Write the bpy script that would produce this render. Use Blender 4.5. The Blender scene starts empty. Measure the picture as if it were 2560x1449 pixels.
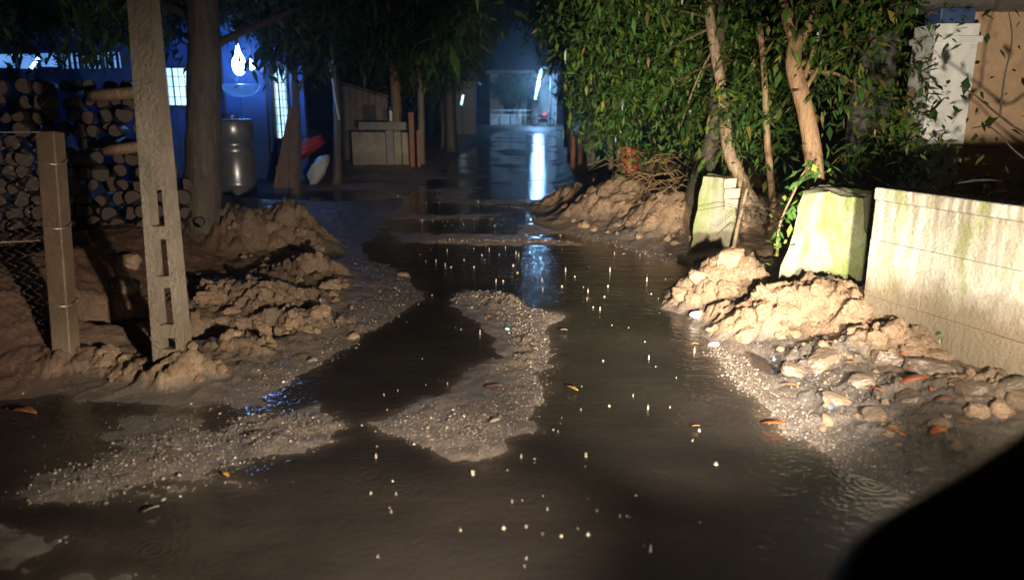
import bpy, math, random
import numpy as np
from mathutils import Vector, Matrix

random.seed(7)
RNG = np.random.default_rng(11)
SC = bpy.context.scene
COL = SC.collection

# ------------------------------------------------------------------ camera
F = 1849.0                                # focal length in photograph pixels (26 mm on 36 mm)
CX, CY = 1280.0, 724.5
CAMZ = 1.6
PITCH = math.atan((CY - 265.0) / F)
cam_d = bpy.data.cameras.new('camera')
cam_d.lens = 26.0
cam_d.sensor_width = 36.0
cam_d.clip_end = 2000.0
cam_d.clip_start = 0.02
cam = bpy.data.objects.new('camera', cam_d)
COL.objects.link(cam)
cam.location = (0, 0, CAMZ)
cam.rotation_euler = (math.pi / 2 - PITCH, 0, 0)
SC.camera = cam
cam_d.dof.use_dof = True
cam_d.dof.focus_distance = 6.5
cam_d.dof.aperture_fstop = 1.35

# ------------------------------------------------------------------ night sky and exposure
world = bpy.data.worlds.new("World")
SC.world = world
world.use_nodes = True
wn = world.node_tree.nodes
wl = world.node_tree.links
bg = wn.get('Background') or wn.new('ShaderNodeBackground')
wo = wn.get('World Output') or wn.new('ShaderNodeOutputWorld')
sky = wn.new('ShaderNodeTexSky')
sky.sky_type = 'NISHITA'
sky.sun_disc = False
sky.sun_elevation = math.radians(-9.0)
sky.sun_rotation = math.radians(160.0)
wl.new(sky.outputs[0], bg.inputs[0])
wl.new(bg.outputs[0], wo.inputs[0])
bg.inputs[1].default_value = 0.12
SC.view_settings.view_transform = 'Standard'
SC.view_settings.look = 'None'
SC.view_settings.exposure = 0.35
SC.view_settings.gamma = 1.0
SC.view_settings.use_curve_mapping = False
SC.cycles.use_denoising = True
SC.cycles.max_bounces = 6
SC.cycles.transparent_max_bounces = 6
SC.cycles.sample_clamp_indirect = 6.0
SC.cycles.caustics_reflective = False
SC.cycles.caustics_refractive = False

# the dark vehicle's headlamps throw these two beams (the lamps themselves are built with the vehicle)
ZB = 1.15                                  # height of the bonnet's lip
BEAM_WIDE, BEAM_LEFT, BEAM_SIDE, BEAM_MAIN = 140.0, 1250.0, 1700.0, 7800.0        # watts
BEAM_COL = (1.0, 0.85, 0.67)
HAZE = 0.0036
LED_COL = (0.025, 0.19, 1.0)                # the cold lamps of the houses
HOUSE_LAMP, FAR_LAMP = 27.0, 800.0


# ------------------------------------------------------------------ pixel helpers
def ray(px, py):
    u, v = (px - CX) / F, (py - CY) / F
    c, s = math.cos(PITCH), math.sin(PITCH)
    return np.array([u, c - v * s, -(s + v * c)])


def G(px, py, z=0.0):
    """where the sight line through a photograph pixel meets the height z"""
    r = ray(px, py)
    t = (z - CAMZ) / r[2]
    return np.array([r[0] * t, r[1] * t, z])


def P(px, py, d):
    """the point on that sight line at forward distance d"""
    r = ray(px, py)
    t = d / r[1]
    return np.array([r[0] * t, d, CAMZ + r[2] * t])


# ------------------------------------------------------------------ noise
def _hash(ix, iy, seed):
    n = (ix.astype(np.int64) * 374761393 + iy.astype(np.int64) * 668265263 + seed * 974634777) & 0x7fffffff
    n = ((n ^ (n >> 13)) * 1274126177) & 0x7fffffff
    n = (n ^ (n >> 16)) & 0xffffff
    return n / float(0xffffff)


def vnoise(x, y, seed=0):
    ix, iy = np.floor(x), np.floor(y)
    fx, fy = x - ix, y - iy
    fx = fx * fx * (3 - 2 * fx)
    fy = fy * fy * (3 - 2 * fy)
    a, b = _hash(ix, iy, seed), _hash(ix + 1, iy, seed)
    c, d = _hash(ix, iy + 1, seed), _hash(ix + 1, iy + 1, seed)
    return (a + (b - a) * fx) * (1 - fy) + (c + (d - c) * fx) * fy


def fbm(x, y, seed=0, oct=4):
    t, a, n = 0.0, 0.5, 0.0
    for k in range(oct):
        t = t + a * vnoise(x * 2 ** k + 17.3 * k, y * 2 ** k - 9.1 * k, seed + k)
        n += a
        a *= 0.5
    return t / n


def worley(x, y, seed=0, full=False):
    ix, iy = np.floor(x), np.floor(y)
    f1 = np.full(np.shape(x), 9.0)
    f2 = np.full(np.shape(x), 9.0)
    cid = np.zeros(np.shape(x))
    ox = np.zeros(np.shape(x))
    oy = np.zeros(np.shape(x))
    for dx in (-1, 0, 1):
        for dy in (-1, 0, 1):
            cx, cy = ix + dx, iy + dy
            px = cx + _hash(cx, cy, seed)
            py = cy + _hash(cx, cy, seed + 5)
            d = np.hypot(px - x, py - y)
            m = d < f1
            f2 = np.where(m, f1, np.minimum(f2, d))
            cid = np.where(m, _hash(cx, cy, seed + 9), cid)
            ox = np.where(m, x - px, ox)
            oy = np.where(m, y - py, oy)
            f1 = np.where(m, d, f1)
    return (f1, f2, cid, ox, oy) if full else (f1, f2, cid)


def sstep(a, b, x):
    t = np.clip((x - a) / (b - a), 0, 1)
    return t * t * (3 - 2 * t)


# ------------------------------------------------------------------ object helpers
def tag(o, label=None, cat=None, group=None, kind=None):
    if label:
        o['label'] = label
    if cat:
        o['category'] = cat
    if group:
        o['group'] = group
    if kind:
        o['kind'] = kind
    return o


def thing(name, label, cat, loc=(0, 0, 0), group=None):
    o = bpy.data.objects.new(name, None)
    o.empty_display_size = 0.1
    COL.objects.link(o)
    o.location = [float(c) for c in loc]
    return tag(o, label, cat, group)


def mesh_from(name, verts, faces, mats, smooth=False, cols=None, fmat=None):
    me = bpy.data.meshes.new(name)
    verts = np.asarray(verts, dtype=np.float32).reshape(-1, 3)
    if isinstance(faces, np.ndarray):
        nf, k = faces.shape
        me.vertices.add(len(verts))
        me.vertices.foreach_set('co', verts.ravel())
        me.loops.add(nf * k)
        me.loops.foreach_set('vertex_index', faces.astype(np.int32).ravel())
        me.polygons.add(nf)
        me.polygons.foreach_set('loop_start', np.arange(0, nf * k, k, dtype=np.int32))
        me.polygons.foreach_set('loop_total', np.full(nf, k, dtype=np.int32))
        me.update(calc_edges=True)
    else:
        me.from_pydata(verts.tolist(), [], faces)
        me.update()
    if cols is not None:
        a = me.color_attributes.new('Col', 'FLOAT_COLOR', 'POINT')
        c = np.ones((len(verts), 4), dtype=np.float32)
        c[:, :3] = cols
        a.data.foreach_set('color', c.ravel())
    for m in (mats if isinstance(mats, (list, tuple)) else [mats]):
        me.materials.append(m)
    if fmat is not None:
        me.polygons.foreach_set('material_index', np.asarray(fmat, dtype=np.int32))
    if smooth:
        me.polygons.foreach_set('use_smooth', np.ones(len(me.polygons), dtype=bool))
    return me


def obj(name, me, parent=None, world_co=True, **kw):
    """links a mesh; vertices given in world space are kept there when parented to a root"""
    o = bpy.data.objects.new(name, me)
    COL.objects.link(o)
    if parent is not None:
        o.parent = parent
        if world_co:
            l = Vector((0, 0, 0))
            p = parent
            while p is not None:
                l += p.location
                p = p.parent
            o.location = -l
    return tag(o, **kw)


class MB:
    """collects simple solids into one mesh"""

    def __init__(s):
        s.v, s.f = [], []

    def add(s, verts, faces):
        n = len(s.v)
        s.v += [tuple(float(c) for c in p) for p in verts]
        s.f += [tuple(i + n for i in f) for f in faces]
        return s

    def hexa(s, c8):
        """eight corners: bottom four, then top four, both counter-clockwise"""
        return s.add(c8, [(3, 2, 1, 0), (4, 5, 6, 7), (0, 1, 5, 4), (1, 2, 6, 5), (2, 3, 7, 6), (3, 0, 4, 7)])

    def box(s, c, half, rz=0.0, jit=0.0):
        cs, sn = math.cos(rz), math.sin(rz)
        out = []
        for z in (-1, 1):
            for x, y in ((-1, -1), (1, -1), (1, 1), (-1, 1)):
                a, b = x * half[0], y * half[1]
                j = [random.uniform(-jit, jit) for _ in range(3)]
                out.append((c[0] + a * cs - b * sn + j[0], c[1] + a * sn + b * cs + j[1], c[2] + z * half[2] + j[2]))
        return s.hexa(out)

    def bar(s, a, b, w, h):
        a, b = Vector(a), Vector(b)
        d = (b - a).normalized()
        up = Vector((0, 0, 1)) if abs(d.z) < 0.9 else Vector((0, 1, 0))
        r = d.cross(up).normalized() * w / 2
        u = r.cross(d).normalized() * h / 2
        return s.hexa([a - r - u, a + r - u, b + r - u, b - r - u, a - r + u, a + r + u, b + r + u, b - r + u])

    def tube(s, pts, rad, n=8, rough=0.0, seed=0):
        pts = [Vector([float(c) for c in p]) for p in pts]
        if not hasattr(rad, '__len__'):
            rad = [rad] * len(pts)
        rr = random.Random(seed)
        base = len(s.v)
        prev = None
        for i, p in enumerate(pts):
            d = (pts[min(i + 1, len(pts) - 1)] - pts[max(i - 1, 0)]).normalized()
            if prev is None:
                ref = Vector((1, 0, 0)) if abs(d.x) < 0.8 else Vector((0, 1, 0))
                r = d.cross(ref).normalized()
            else:
                r = (prev - d * prev.dot(d)).normalized()
            prev = r
            q = d.cross(r)
            for k in range(n):
                a = 2 * math.pi * k / n
                w = rad[i] * (1 + rough * rr.uniform(-1, 1))
                s.v.append(tuple(p + r * math.cos(a) * w + q * math.sin(a) * w))
        for i in range(len(pts) - 1):
            for k in range(n):
                a, b = base + i * n + k, base + i * n + (k + 1) % n
                s.f.append((a, b, b + n, a + n))
        s.f.append(tuple(base + k for k in range(n))[::-1])
        e = base + (len(pts) - 1) * n
        s.f.append(tuple(e + k for k in range(n)))
        return s

    def lathe(s, c, prof, n=20):
        base = len(s.v)
        for r, z in prof:
            for k in range(n):
                a = 2 * math.pi * k / n
                s.v.append((c[0] + r * math.cos(a), c[1] + r * math.sin(a), c[2] + z))
        for i in range(len(prof) - 1):
            for k in range(n):
                a, b = base + i * n + k, base + i * n + (k + 1) % n
                s.f.append((a, b, b + n, a + n))
        s.f.append(tuple(base + k for k in range(n))[::-1])
        e = base + (len(prof) - 1) * n
        s.f.append(tuple(e + k for k in range(n)))
        return s

    def build(s, name, mat, parent=None, smooth=False, bevel=0.0, **kw):
        me = mesh_from(name, s.v, s.f, mat, smooth)
        o = obj(name, me, parent, **kw)
        if bevel:
            b = o.modifiers.new('bevel', 'BEVEL')
            b.width = bevel
            b.segments = 2
            b.limit_method = 'ANGLE'
        return o


# ------------------------------------------------------------------ materials
class NT:
    def __init__(s, name):
        s.m = bpy.data.materials.new(name)
        s.m.use_nodes = True
        s.t = s.m.node_tree
        s.b = s.t.nodes['Principled BSDF']
        s.out = s.t.nodes['Material Output']

    def n(s, t, **kw):
        nd = s.t.nodes.new(t)
        for k, v in kw.items():
            if k.startswith('i_'):
                key = k[2:].replace('_', ' ')
                nd.inputs[int(key) if key.isdigit() else key].default_value = v
            else:
                setattr(nd, k, v)
        return nd

    def l(s, a, b):
        s.t.links.new(a, b)

    def coord(s, kind='Object', scale=(1, 1, 1)):
        c = s.n('ShaderNodeTexCoord')
        mp = s.n('ShaderNodeMapping')
        mp.inputs['Scale'].default_value = scale
        s.l(c.outputs[kind], mp.inputs[0])
        return mp.outputs[0]

    def noise(s, vec, scale, detail=6, rough=0.6, dist=0.0):
        n = s.n('ShaderNodeTexNoise')
        n.inputs['Scale'].default_value = scale
        n.inputs['Detail'].default_value = detail
        n.inputs['Roughness'].default_value = rough
        n.inputs['Distortion'].default_value = dist
        s.l(vec, n.inputs['Vector'])
        return n.outputs[0]

    def ramp(s, fac, stops):
        r = s.n('ShaderNodeValToRGB')
        el = r.color_ramp.elements
        while len(el) < len(stops):
            el.new(0.5)
        for e, (p, c) in zip(el, stops):
            e.position = p
            e.color = (*c, 1) if len(c) == 3 else c
        s.l(fac, r.inputs[0])
        return r.outputs[0]

    def mix(s, fac, a, b, mode='MIX'):
        m = s.n('ShaderNodeMix', data_type='RGBA', blend_type=mode)
        for sock, v in ((m.inputs[0], fac), (m.inputs[6], a), (m.inputs[7], b)):
            if hasattr(v, 'links'):
                s.l(v, sock)
            else:
                sock.default_value = v if not isinstance(v, tuple) else (*v, 1)
        return m.outputs[2]

    def bump(s, h, strength, dist=0.02, normal=None):
        b = s.n('ShaderNodeBump')
        b.inputs['Strength'].default_value = strength
        b.inputs['Distance'].default_value = dist
        s.l(h, b.inputs['Height'])
        if normal is not None:
            s.l(normal, b.inputs['Normal'])
        s.l(b.outputs[0], s.b.inputs['Normal'])
        return b.outputs[0]

    def set(s, **kw):
        for k, v in kw.items():
            sock = s.b.inputs[k.replace('_', ' ')]
            if hasattr(v, 'links'):
                s.l(v, sock)
            else:
                sock.default_value = (*v, 1) if isinstance(v, tuple) and len(v) == 3 else v
        return s.m


def grey(v):
    return (v, v, v)


def mat_ground():
    m = NT('wet_mud')
    v = m.coord('Object')
    a = m.n('ShaderNodeVertexColor', layer_name='Col')
    n1 = m.noise(v, 9, 8, 0.7)
    n2 = m.noise(v, 60, 5, 0.7)
    n3 = m.noise(v, 2.1, 4, 0.6)
    t = m.mix(0.75, a.outputs[0], m.ramp(n1, [(0.25, grey(0.45)), (0.7, grey(1.5))]), 'MULTIPLY')
    t = m.mix(0.7, t, m.ramp(n2, [(0.3, grey(0.5)), (0.72, grey(1.45))]), 'MULTIPLY')
    r = m.ramp(n3, [(0.35, grey(0.30)), (0.7, grey(0.62))])
    m.set(Base_Color=t, Roughness=r, Specular_IOR_Level=0.5)
    n4 = m.noise(v, 190, 3, 0.7)
    b0 = m.bump(n4, 0.6, 0.006)
    b1 = m.bump(n2, 0.8, 0.025, b0)
    m.bump(n1, 0.6, 0.06, b1)
    return m.m


def mat_water():
    m = NT('muddy_rain_water')
    v = m.coord('Object')
    n0 = m.noise(v, 0.9, 5, 0.6, 0.4)
    n1 = m.noise(m.coord('Object', (0.6, 1.5, 1)), 5.0, 4, 0.6)
    a = m.n('ShaderNodeVertexColor', layer_name='Col')      # silt and bed seen through the shallows
    col = m.mix(0.8, a.outputs[0], m.ramp(n0, [(0.3, grey(0.6)), (0.7, grey(1.45))]), 'MULTIPLY')
    m.set(Base_Color=col, Roughness=0.05, IOR=1.33)
    n2 = m.noise(v, 26, 3, 0.55, 0.3)
    w = m.n('ShaderNodeTexVoronoi', feature='F1')           # rings round the drops
    w.inputs['Scale'].default_value = 3.2
    m.l(v, w.inputs['Vector'])
    mt = m.n('ShaderNodeMath', operation='MULTIPLY')
    mt.inputs[1].default_value = 62.0
    m.l(w.outputs['Distance'], mt.inputs[0])
    sn = m.n('ShaderNodeMath', operation='SINE')
    m.l(mt.outputs[0], sn.inputs[0])
    fade = m.ramp(w.outputs['Distance'], [(0.0, grey(1)), (0.42, grey(0))])
    rg = m.n('ShaderNodeMath', operation='MULTIPLY')
    m.l(sn.outputs[0], rg.inputs[0])
    m.l(fade, rg.inputs[1])
    b0 = m.bump(n2, 0.30, 0.012)
    b1 = m.bump(rg.outputs[0], 0.11, 0.01, b0)
    m.bump(n1, 0.22, 0.03, b1)
    return m.m


def mat_concrete(name, base, moss=0.0, mud=0.0, rough=0.75, moss_col=(0.16, 0.26, 0.03), mud_shade_top=0.45, streak=True, bumpk=1.0):
    m = NT(name)
    v = m.coord('Object')
    n1 = m.noise(v, 5, 8, 0.65)
    n2 = m.noise(v, 42, 5, 0.7)
    c = m.mix(0.55, base, m.ramp(n1, [(0.3, grey(0.6)), (0.7, grey(1.2))]), 'MULTIPLY')
    if streak:                                              # rain streaks run down
        n3 = m.noise(m.coord('Object', (9, 9, 0.55)), 1.6, 4, 0.6)
        g0 = m.n('ShaderNodeNewGeometry')
        s0 = m.n('ShaderNodeSeparateXYZ')
        m.l(g0.outputs['Position'], s0.inputs[0])
        dr = m.ramp(s0.outputs[2], [(0.55, grey(0.18)), (1.0, grey(0.85))])
        c = m.mix(dr, c, m.mix(1.0, c, m.ramp(n3, [(0.40, (0.40, 0.34, 0.24)), (0.60, grey(1.06))]), 'MULTIPLY'))
    if moss:
        n4 = m.noise(m.coord('Object', (3, 3, 1.2)), 1.7, 6, 0.7)
        f = m.ramp(n4, [(0.62 - 0.2 * moss, grey(0)), (0.74 - 0.12 * moss, grey(0.9))])
        c = m.mix(f, c, moss_col)
    if mud:  # mud at the foot; for the right wall, shade painted in as well
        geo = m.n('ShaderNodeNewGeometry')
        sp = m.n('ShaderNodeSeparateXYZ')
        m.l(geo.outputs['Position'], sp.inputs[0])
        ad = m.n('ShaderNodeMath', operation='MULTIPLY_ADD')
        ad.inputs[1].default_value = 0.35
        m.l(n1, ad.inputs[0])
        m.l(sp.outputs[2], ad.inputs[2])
        f = m.ramp(ad.outputs[0], [(mud_shade_top, grey(mud)), (mud_shade_top + 0.22, grey(0))])
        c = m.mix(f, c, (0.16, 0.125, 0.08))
    m.set(Base_Color=c, Roughness=rough)
    b = m.bump(n2, min(1, 0.5 * bumpk), 0.012 * bumpk)
    m.bump(n1, 0.35, 0.03 * bumpk, b)
    return m.m


def mat_bark(name, c1, c2, moss=0.0):
    m = NT(name)
    n1 = m.noise(m.coord('Object', (6, 6, 1.1)), 3.0, 8, 0.7, 0.6)
    n2 = m.noise(m.coord('Object', (1, 1, 0.35)), 28, 5, 0.7)
    n3 = m.noise(m.coord('Object'), 2.2, 4, 0.6)
    c = m.mix(m.ramp(n1, [(0.34, grey(0)), (0.66, grey(1))]), c1, c2)
    if moss:
        c = m.mix(m.ramp(n3, [(0.5, grey(0)), (0.64, grey(moss))]), c, (0.07, 0.10, 0.02))
    m.set(Base_Color=c, Roughness=m.ramp(n2, [(0.3, grey(0.3)), (0.7, grey(0.75))]))
    b = m.bump(n1, 0.7, 0.05)
    m.bump(n2, 0.5, 0.015, b)
    return m.m


def mat_leaf(name='wet_leaf'):
    m = NT(name)
    a = m.n('ShaderNodeVertexColor', layer_name='Col')
    n = m.noise(m.coord('Object'), 14, 3, 0.6)
    c = m.mix(0.5, a.outputs[0], m.ramp(n, [(0.3, grey(0.6)), (0.7, grey(1.3))]), 'MULTIPLY')
    m.set(Base_Color=c, Roughness=0.34, Specular_IOR_Level=0.5)
    tr = m.n('ShaderNodeBsdfTranslucent')
    m.l(c, tr.inputs[0])
    mx = m.n('ShaderNodeMixShader')
    mx.inputs[0].default_value = 0.3
    m.l(m.b.outputs[0], mx.inputs[1])
    m.l(tr.outputs[0], mx.inputs[2])
    m.l(mx.outputs[0], m.out.inputs[0])
    return m.m


def mat_plain(name, c, rough=0.5, metal=0.0, var=0.3, scale=12, bump=0.15, spec=0.5):
    m = NT(name)
    v = m.coord('Object')
    n = m.noise(v, scale, 6, 0.65)
    col = m.mix(var, c, m.ramp(n, [(0.3, grey(0.45)), (0.72, grey(1.35))]), 'MULTIPLY')
    m.set(Base_Color=col, Roughness=rough, Metallic=metal, Specular_IOR_Level=spec)
    if bump:
        m.bump(n, bump, 0.02)
    return m.m


def mat_lamp(name, c, s):
    m = NT(name)
    m.set(Base_Color=(0.8, 0.8, 0.8), Emission_Color=c, Emission_Strength=s)
    return m.m


def mat_window(name, c, s):
    """a lit window: light behind a dirty pane"""
    m = NT(name)
    n = m.noise(m.coord('Object', (1, 1, 1)), 2.2, 4, 0.6)
    col = m.mix(0.8, c, m.ramp(n, [(0.3, (0.45, 0.6, 0.75)), (0.62, grey(1.15))]), 'MULTIPLY')
    m.set(Base_Color=(0.05, 0.06, 0.07), Roughness=0.15, Emission_Color=col, Emission_Strength=s)
    return m.m


def mat_corrugated(name, c, rough=0.45, metal=0.3):
    m = NT(name)
    v = m.coord('Object')
    n = m.noise(v, 4, 6, 0.65)
    col = m.mix(0.6, c, m.ramp(n, [(0.3, (0.5, 0.4, 0.32)), (0.65, grey(1.15))]), 'MULTIPLY')
    m.set(Base_Color=col, Roughness=rough, Metallic=metal)
    m.bump(n, 0.12, 0.02)
    return m.m


M_GROUND = mat_ground()
M_WATER = mat_water()
M_WALL = mat_concrete('mossy_pale_concrete', (0.45, 0.435, 0.37), moss=0.62, mud=0.95, moss_col=(0.17, 0.20, 0.05), mud_shade_top=0.56, bumpk=1.6)  # foot band mixes mud stain with painted shade
M_STUB = mat_concrete('green_algae_concrete', (0.33, 0.32, 0.25), bumpk=2.0, moss=1.0, mud=0.7, moss_col=(0.14, 0.22, 0.022), mud_shade_top=0.36)
M_POLE = mat_concrete('weathered_pole_concrete', (0.20, 0.165, 0.125), bumpk=1.8, moss=0.35, mud=0.8, rough=0.38, mud_shade_top=0.45, streak=False, moss_col=(.10, .10, .05))
M_POST = mat_concrete('muddy_post_concrete', (0.085, 0.056, 0.034), moss=0.3, mud=0.7, rough=0.5, mud_shade_top=0.3, moss_col=(0.10, 0.09, 0.03), streak=False)
M_PANEL = mat_concrete('old_yard_concrete', (0.34, 0.30, 0.24), moss=0.3, mud=0.6, rough=0.7)
M_BRICK = mat_plain('bare_brick', (0.40, 0.32, 0.24), 0.8, var=0.6, scale=24, bump=0.4)
M_BARK_DARK = mat_bark('dark_wet_bark', (0.030, 0.022, 0.017), (0.085, 0.062, 0.045), 0.3)
M_BARK_PALE = mat_bark('pale_flaking_bark', (0.15, 0.10, 0.06), (0.34, 0.25, 0.155), 0.3)
M_BARK_TAN = mat_bark('orange_tan_bark', (0.12, 0.068, 0.032), (0.27, 0.17, 0.085), 0.45)
M_BARK_GREY = mat_bark('grey_bark', (0.09, 0.075, 0.06), (0.20, 0.165, 0.13), 0.2)
M_LEAF = mat_leaf()
M_WOOD = mat_bark('cut_log_bark', (0.025, 0.017, 0.014), (0.06, 0.042, 0.032), 0.2)
M_LOGEND = mat_plain('cut_log_end', (0.055, 0.036, 0.027), 0.8, var=0.95, scale=9, bump=0.3)
M_PLANK = mat_bark('brown_plank', (0.14, 0.09, 0.06), (0.25, 0.17, 0.11))
M_RUST = mat_plain('reddish_post', (0.22, 0.09, 0.05), 0.7, var=0.6, scale=10, bump=0.3)
M_WIRE = mat_plain('galvanised_wire', (0.35, 0.32, 0.30), 0.4, 0.8, 0.3)
M_DRUM = mat_plain('steel_drum', (0.24, 0.24, 0.25), 0.30, 0.6, 0.4, 6, 0.1)
M_RED = mat_plain('red_plastic', (0.42, 0.035, 0.03), 0.35, 0.0, 0.5, 7, 0.3)
M_REDDRUM = mat_plain('faded_red_plastic', (0.45, 0.11, 0.06), 0.45, 0.0, 0.55, 9, 0.2)
M_SACK = mat_plain('white_woven_sack', (0.62, 0.64, 0.62), 0.6, 0.0, 0.35, 14, 0.5)
M_BLUESHEET = mat_corrugated('blue_painted_sheet', (0.07, 0.13, 0.30))
M_HOUSEWALL = mat_plain('blue_house_plaster', (0.025, 0.085, 0.30), 0.7, 0, 0.45, 3, 0.15)
M_DARKMETAL = mat_plain('dark_painted_metal', (0.025, 0.028, 0.032), 0.5, 0.2, 0.3)
M_ROOFSHEET = mat_corrugated('old_roof_sheet', (0.22, 0.17, 0.14), 0.6, 0.1)
M_SHEDWALL = mat_plain('shed_boards', (0.20, 0.155, 0.13), 0.75, 0, 0.6, 6, 0.4)
M_WHITE = mat_concrete('white_painted_pillar', (0.82, 0.84, 0.80), moss=0.0, rough=0.7, moss_col=(0.30, 0.28, 0.22), streak=False)
M_BEIGE = mat_concrete('beige_painted_plaster', (0.52, 0.36, 0.22), moss=0.0, rough=0.75, streak=False)
M_GREYSHADE = mat_plain('grey_cement', (0.22, 0.21, 0.20), 0.8, 0, 0.4, 5, 0.2)
M_WHITEWASH = mat_plain('whitewashed_wall', (0.78, 0.80, 0.78), 0.8, 0, 0.5, 1.6, 0.1)
M_BLACKPAINT = mat_plain('black_vehicle_paint', (0.006, 0.006, 0.007), 0.6, 0, 0.2, 8, 0.0, 0.2)
M_RUBBER = mat_plain('black_rubber', (0.012, 0.012, 0.012), 0.85, 0, 0.2, 30, 0.2)
M_LAMP = mat_lamp('lamp_led', (0.30, 0.55, 1.0), 45.0)
M_FARSTREAK = mat_lamp('far_lamp_streak', (0.18, 0.48, 1.0), 18.0)
M_SMALLTUBE = mat_lamp('small_tube_led', (0.55, 0.9, 1.0), 2.5)
M_SHADE = mat_window('frosted_glass_bowl', (0.06, 0.22, 0.75), 0.5)
M_LITPANE = mat_window('lit_window_pane', (0.50, 0.80, 1.0), 1.5)
M_LITEAVE = mat_window('lit_gap_under_eaves', (0.14, 0.36, 0.85), 0.75)  # lamplit eaves and ceiling, their light put in as glow
M_TAIL = mat_lamp('red_tail_light', (1.0, 0.03, 0.03), 3.0)
M_HEADLENS = mat_lamp('headlamp_lens', BEAM_COL, 1.0)
M_DEADLEAF = [mat_plain('orange_dead_leaf', (0.42, 0.105, 0.025), 0.35, 0, 0.5, 20, 0.3),
              mat_plain('yellow_dead_leaf', (0.38, 0.22, 0.035), 0.35, 0, 0.5, 20, 0.3),
              mat_plain('brown_dead_leaf', (0.18, 0.065, 0.03), 0.35, 0, 0.5, 20, 0.3),
              mat_plain('pale_dead_leaf', (0.36, 0.31, 0.22), 0.4, 0, 0.4, 20, 0.3)]
M_CLOD = mat_concrete('tan_mud_clod', (0.20, 0.135, 0.083), rough=0.55, streak=False)
M_STONE = mat_concrete('grey_brown_stone', (0.105, 0.079, 0.058), rough=0.33, streak=False)
M_SPLASH = NT('splash_water').set(Base_Color=(0.80, 0.68, 0.52), Roughness=0.10, Transmission_Weight=0.5, IOR=1.33)


def mat_gravel():
    m = NT('wet_gravel')
    a = m.n('ShaderNodeVertexColor', layer_name='Col')
    m.set(Base_Color=a.outputs[0], Roughness=0.18)
    return m.m


M_GRAVEL = mat_gravel()


# ------------------------------------------------------------------ the ground
def poly(pix):
    return np.array([G(*p)[:2] for p in pix])


SHORE_R = [(1392, 330), (1400, 400), (1395, 470), (1385, 530), (1440, 580), (1550, 612), (1650, 642), (1740, 668),
           (1735, 700), (1690, 740), (1735, 800), (1765, 860), (1800, 905), (1850, 960), (1920, 1030), (2000, 1090), (2100, 1160),
           (2200, 1205), (2330, 1260), (2600, 1400)]
PR = np.vstack([poly(SHORE_R), [(30, 0.8), (60, 20), (60, 52)]])
SHORE_L = [(1238, 330), (1130, 400), (1060, 450), (960, 540), (905, 600), (885, 632), (1010, 685), (1064, 742), (985, 790), (915, 828),
           (880, 868), (760, 930), (650, 985), (560, 1012), (420, 1005), (250, 985), (0, 965), (-900, 955)]
PL = np.vstack([poly(SHORE_L), [(-40, 5), (-60, 20), (-60, 52)]])
P_SPIT = poly([(1130, 742), (1180, 728), (1250, 726), (1300, 758), (1420, 792), (1392, 815), (1385, 870), (1390, 920), (1368, 990),
               (1345, 1065), (1290, 1115), (1200, 1172), (1115, 1165), (1040, 1105), (925, 1060), (1020, 1020), (1090, 985), (1130, 930),
               (1235, 890), (1225, 835), (1170, 800), (1125, 775)])
P_LENS = poly([(565, 1085), (640, 1030), (760, 1018), (865, 1068), (850, 1100), (800, 1122), (700, 1138), (600, 1122)])
P_BAR = poly([(930, 604), (1090, 597), (1250, 592), (1460, 600), (1480, 613), (1250, 614), (1090, 611)])
P_SHELF = poly([(470, 1040), (640, 985), (800, 1010), (880, 1062), (850, 1112), (690, 1160), (760, 1230), (700, 1330), (520, 1449), (430, 1560), (-300, 1560), (-300, 1330), (60, 1240), (280, 1160)])
P_FAR = poly([(1236, 327), (1392, 327), (1400, 302), (1230, 302)])


def sdf(pg, x, y):
    d = np.full(x.shape, 1e9)
    inside = np.zeros(x.shape, dtype=bool)
    n = len(pg)
    for i in range(n):
        ax, ay = pg[i]
        bx, by = pg[(i + 1) % n]
        ex, ey = bx - ax, by - ay
        t = np.clip(((x - ax) * ex + (y - ay) * ey) / (ex * ex + ey * ey + 1e-12), 0, 1)
        d = np.minimum(d, (x - ax - t * ex) ** 2 + (y - ay - t * ey) ** 2)
        c = ((ay > y) != (by > y)) & (x < (bx - ax) * (y - ay) / (by - ay + 1e-12) + ax)
        inside ^= c
    d = np.sqrt(d)
    return np.where(inside, d, -d)


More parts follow.
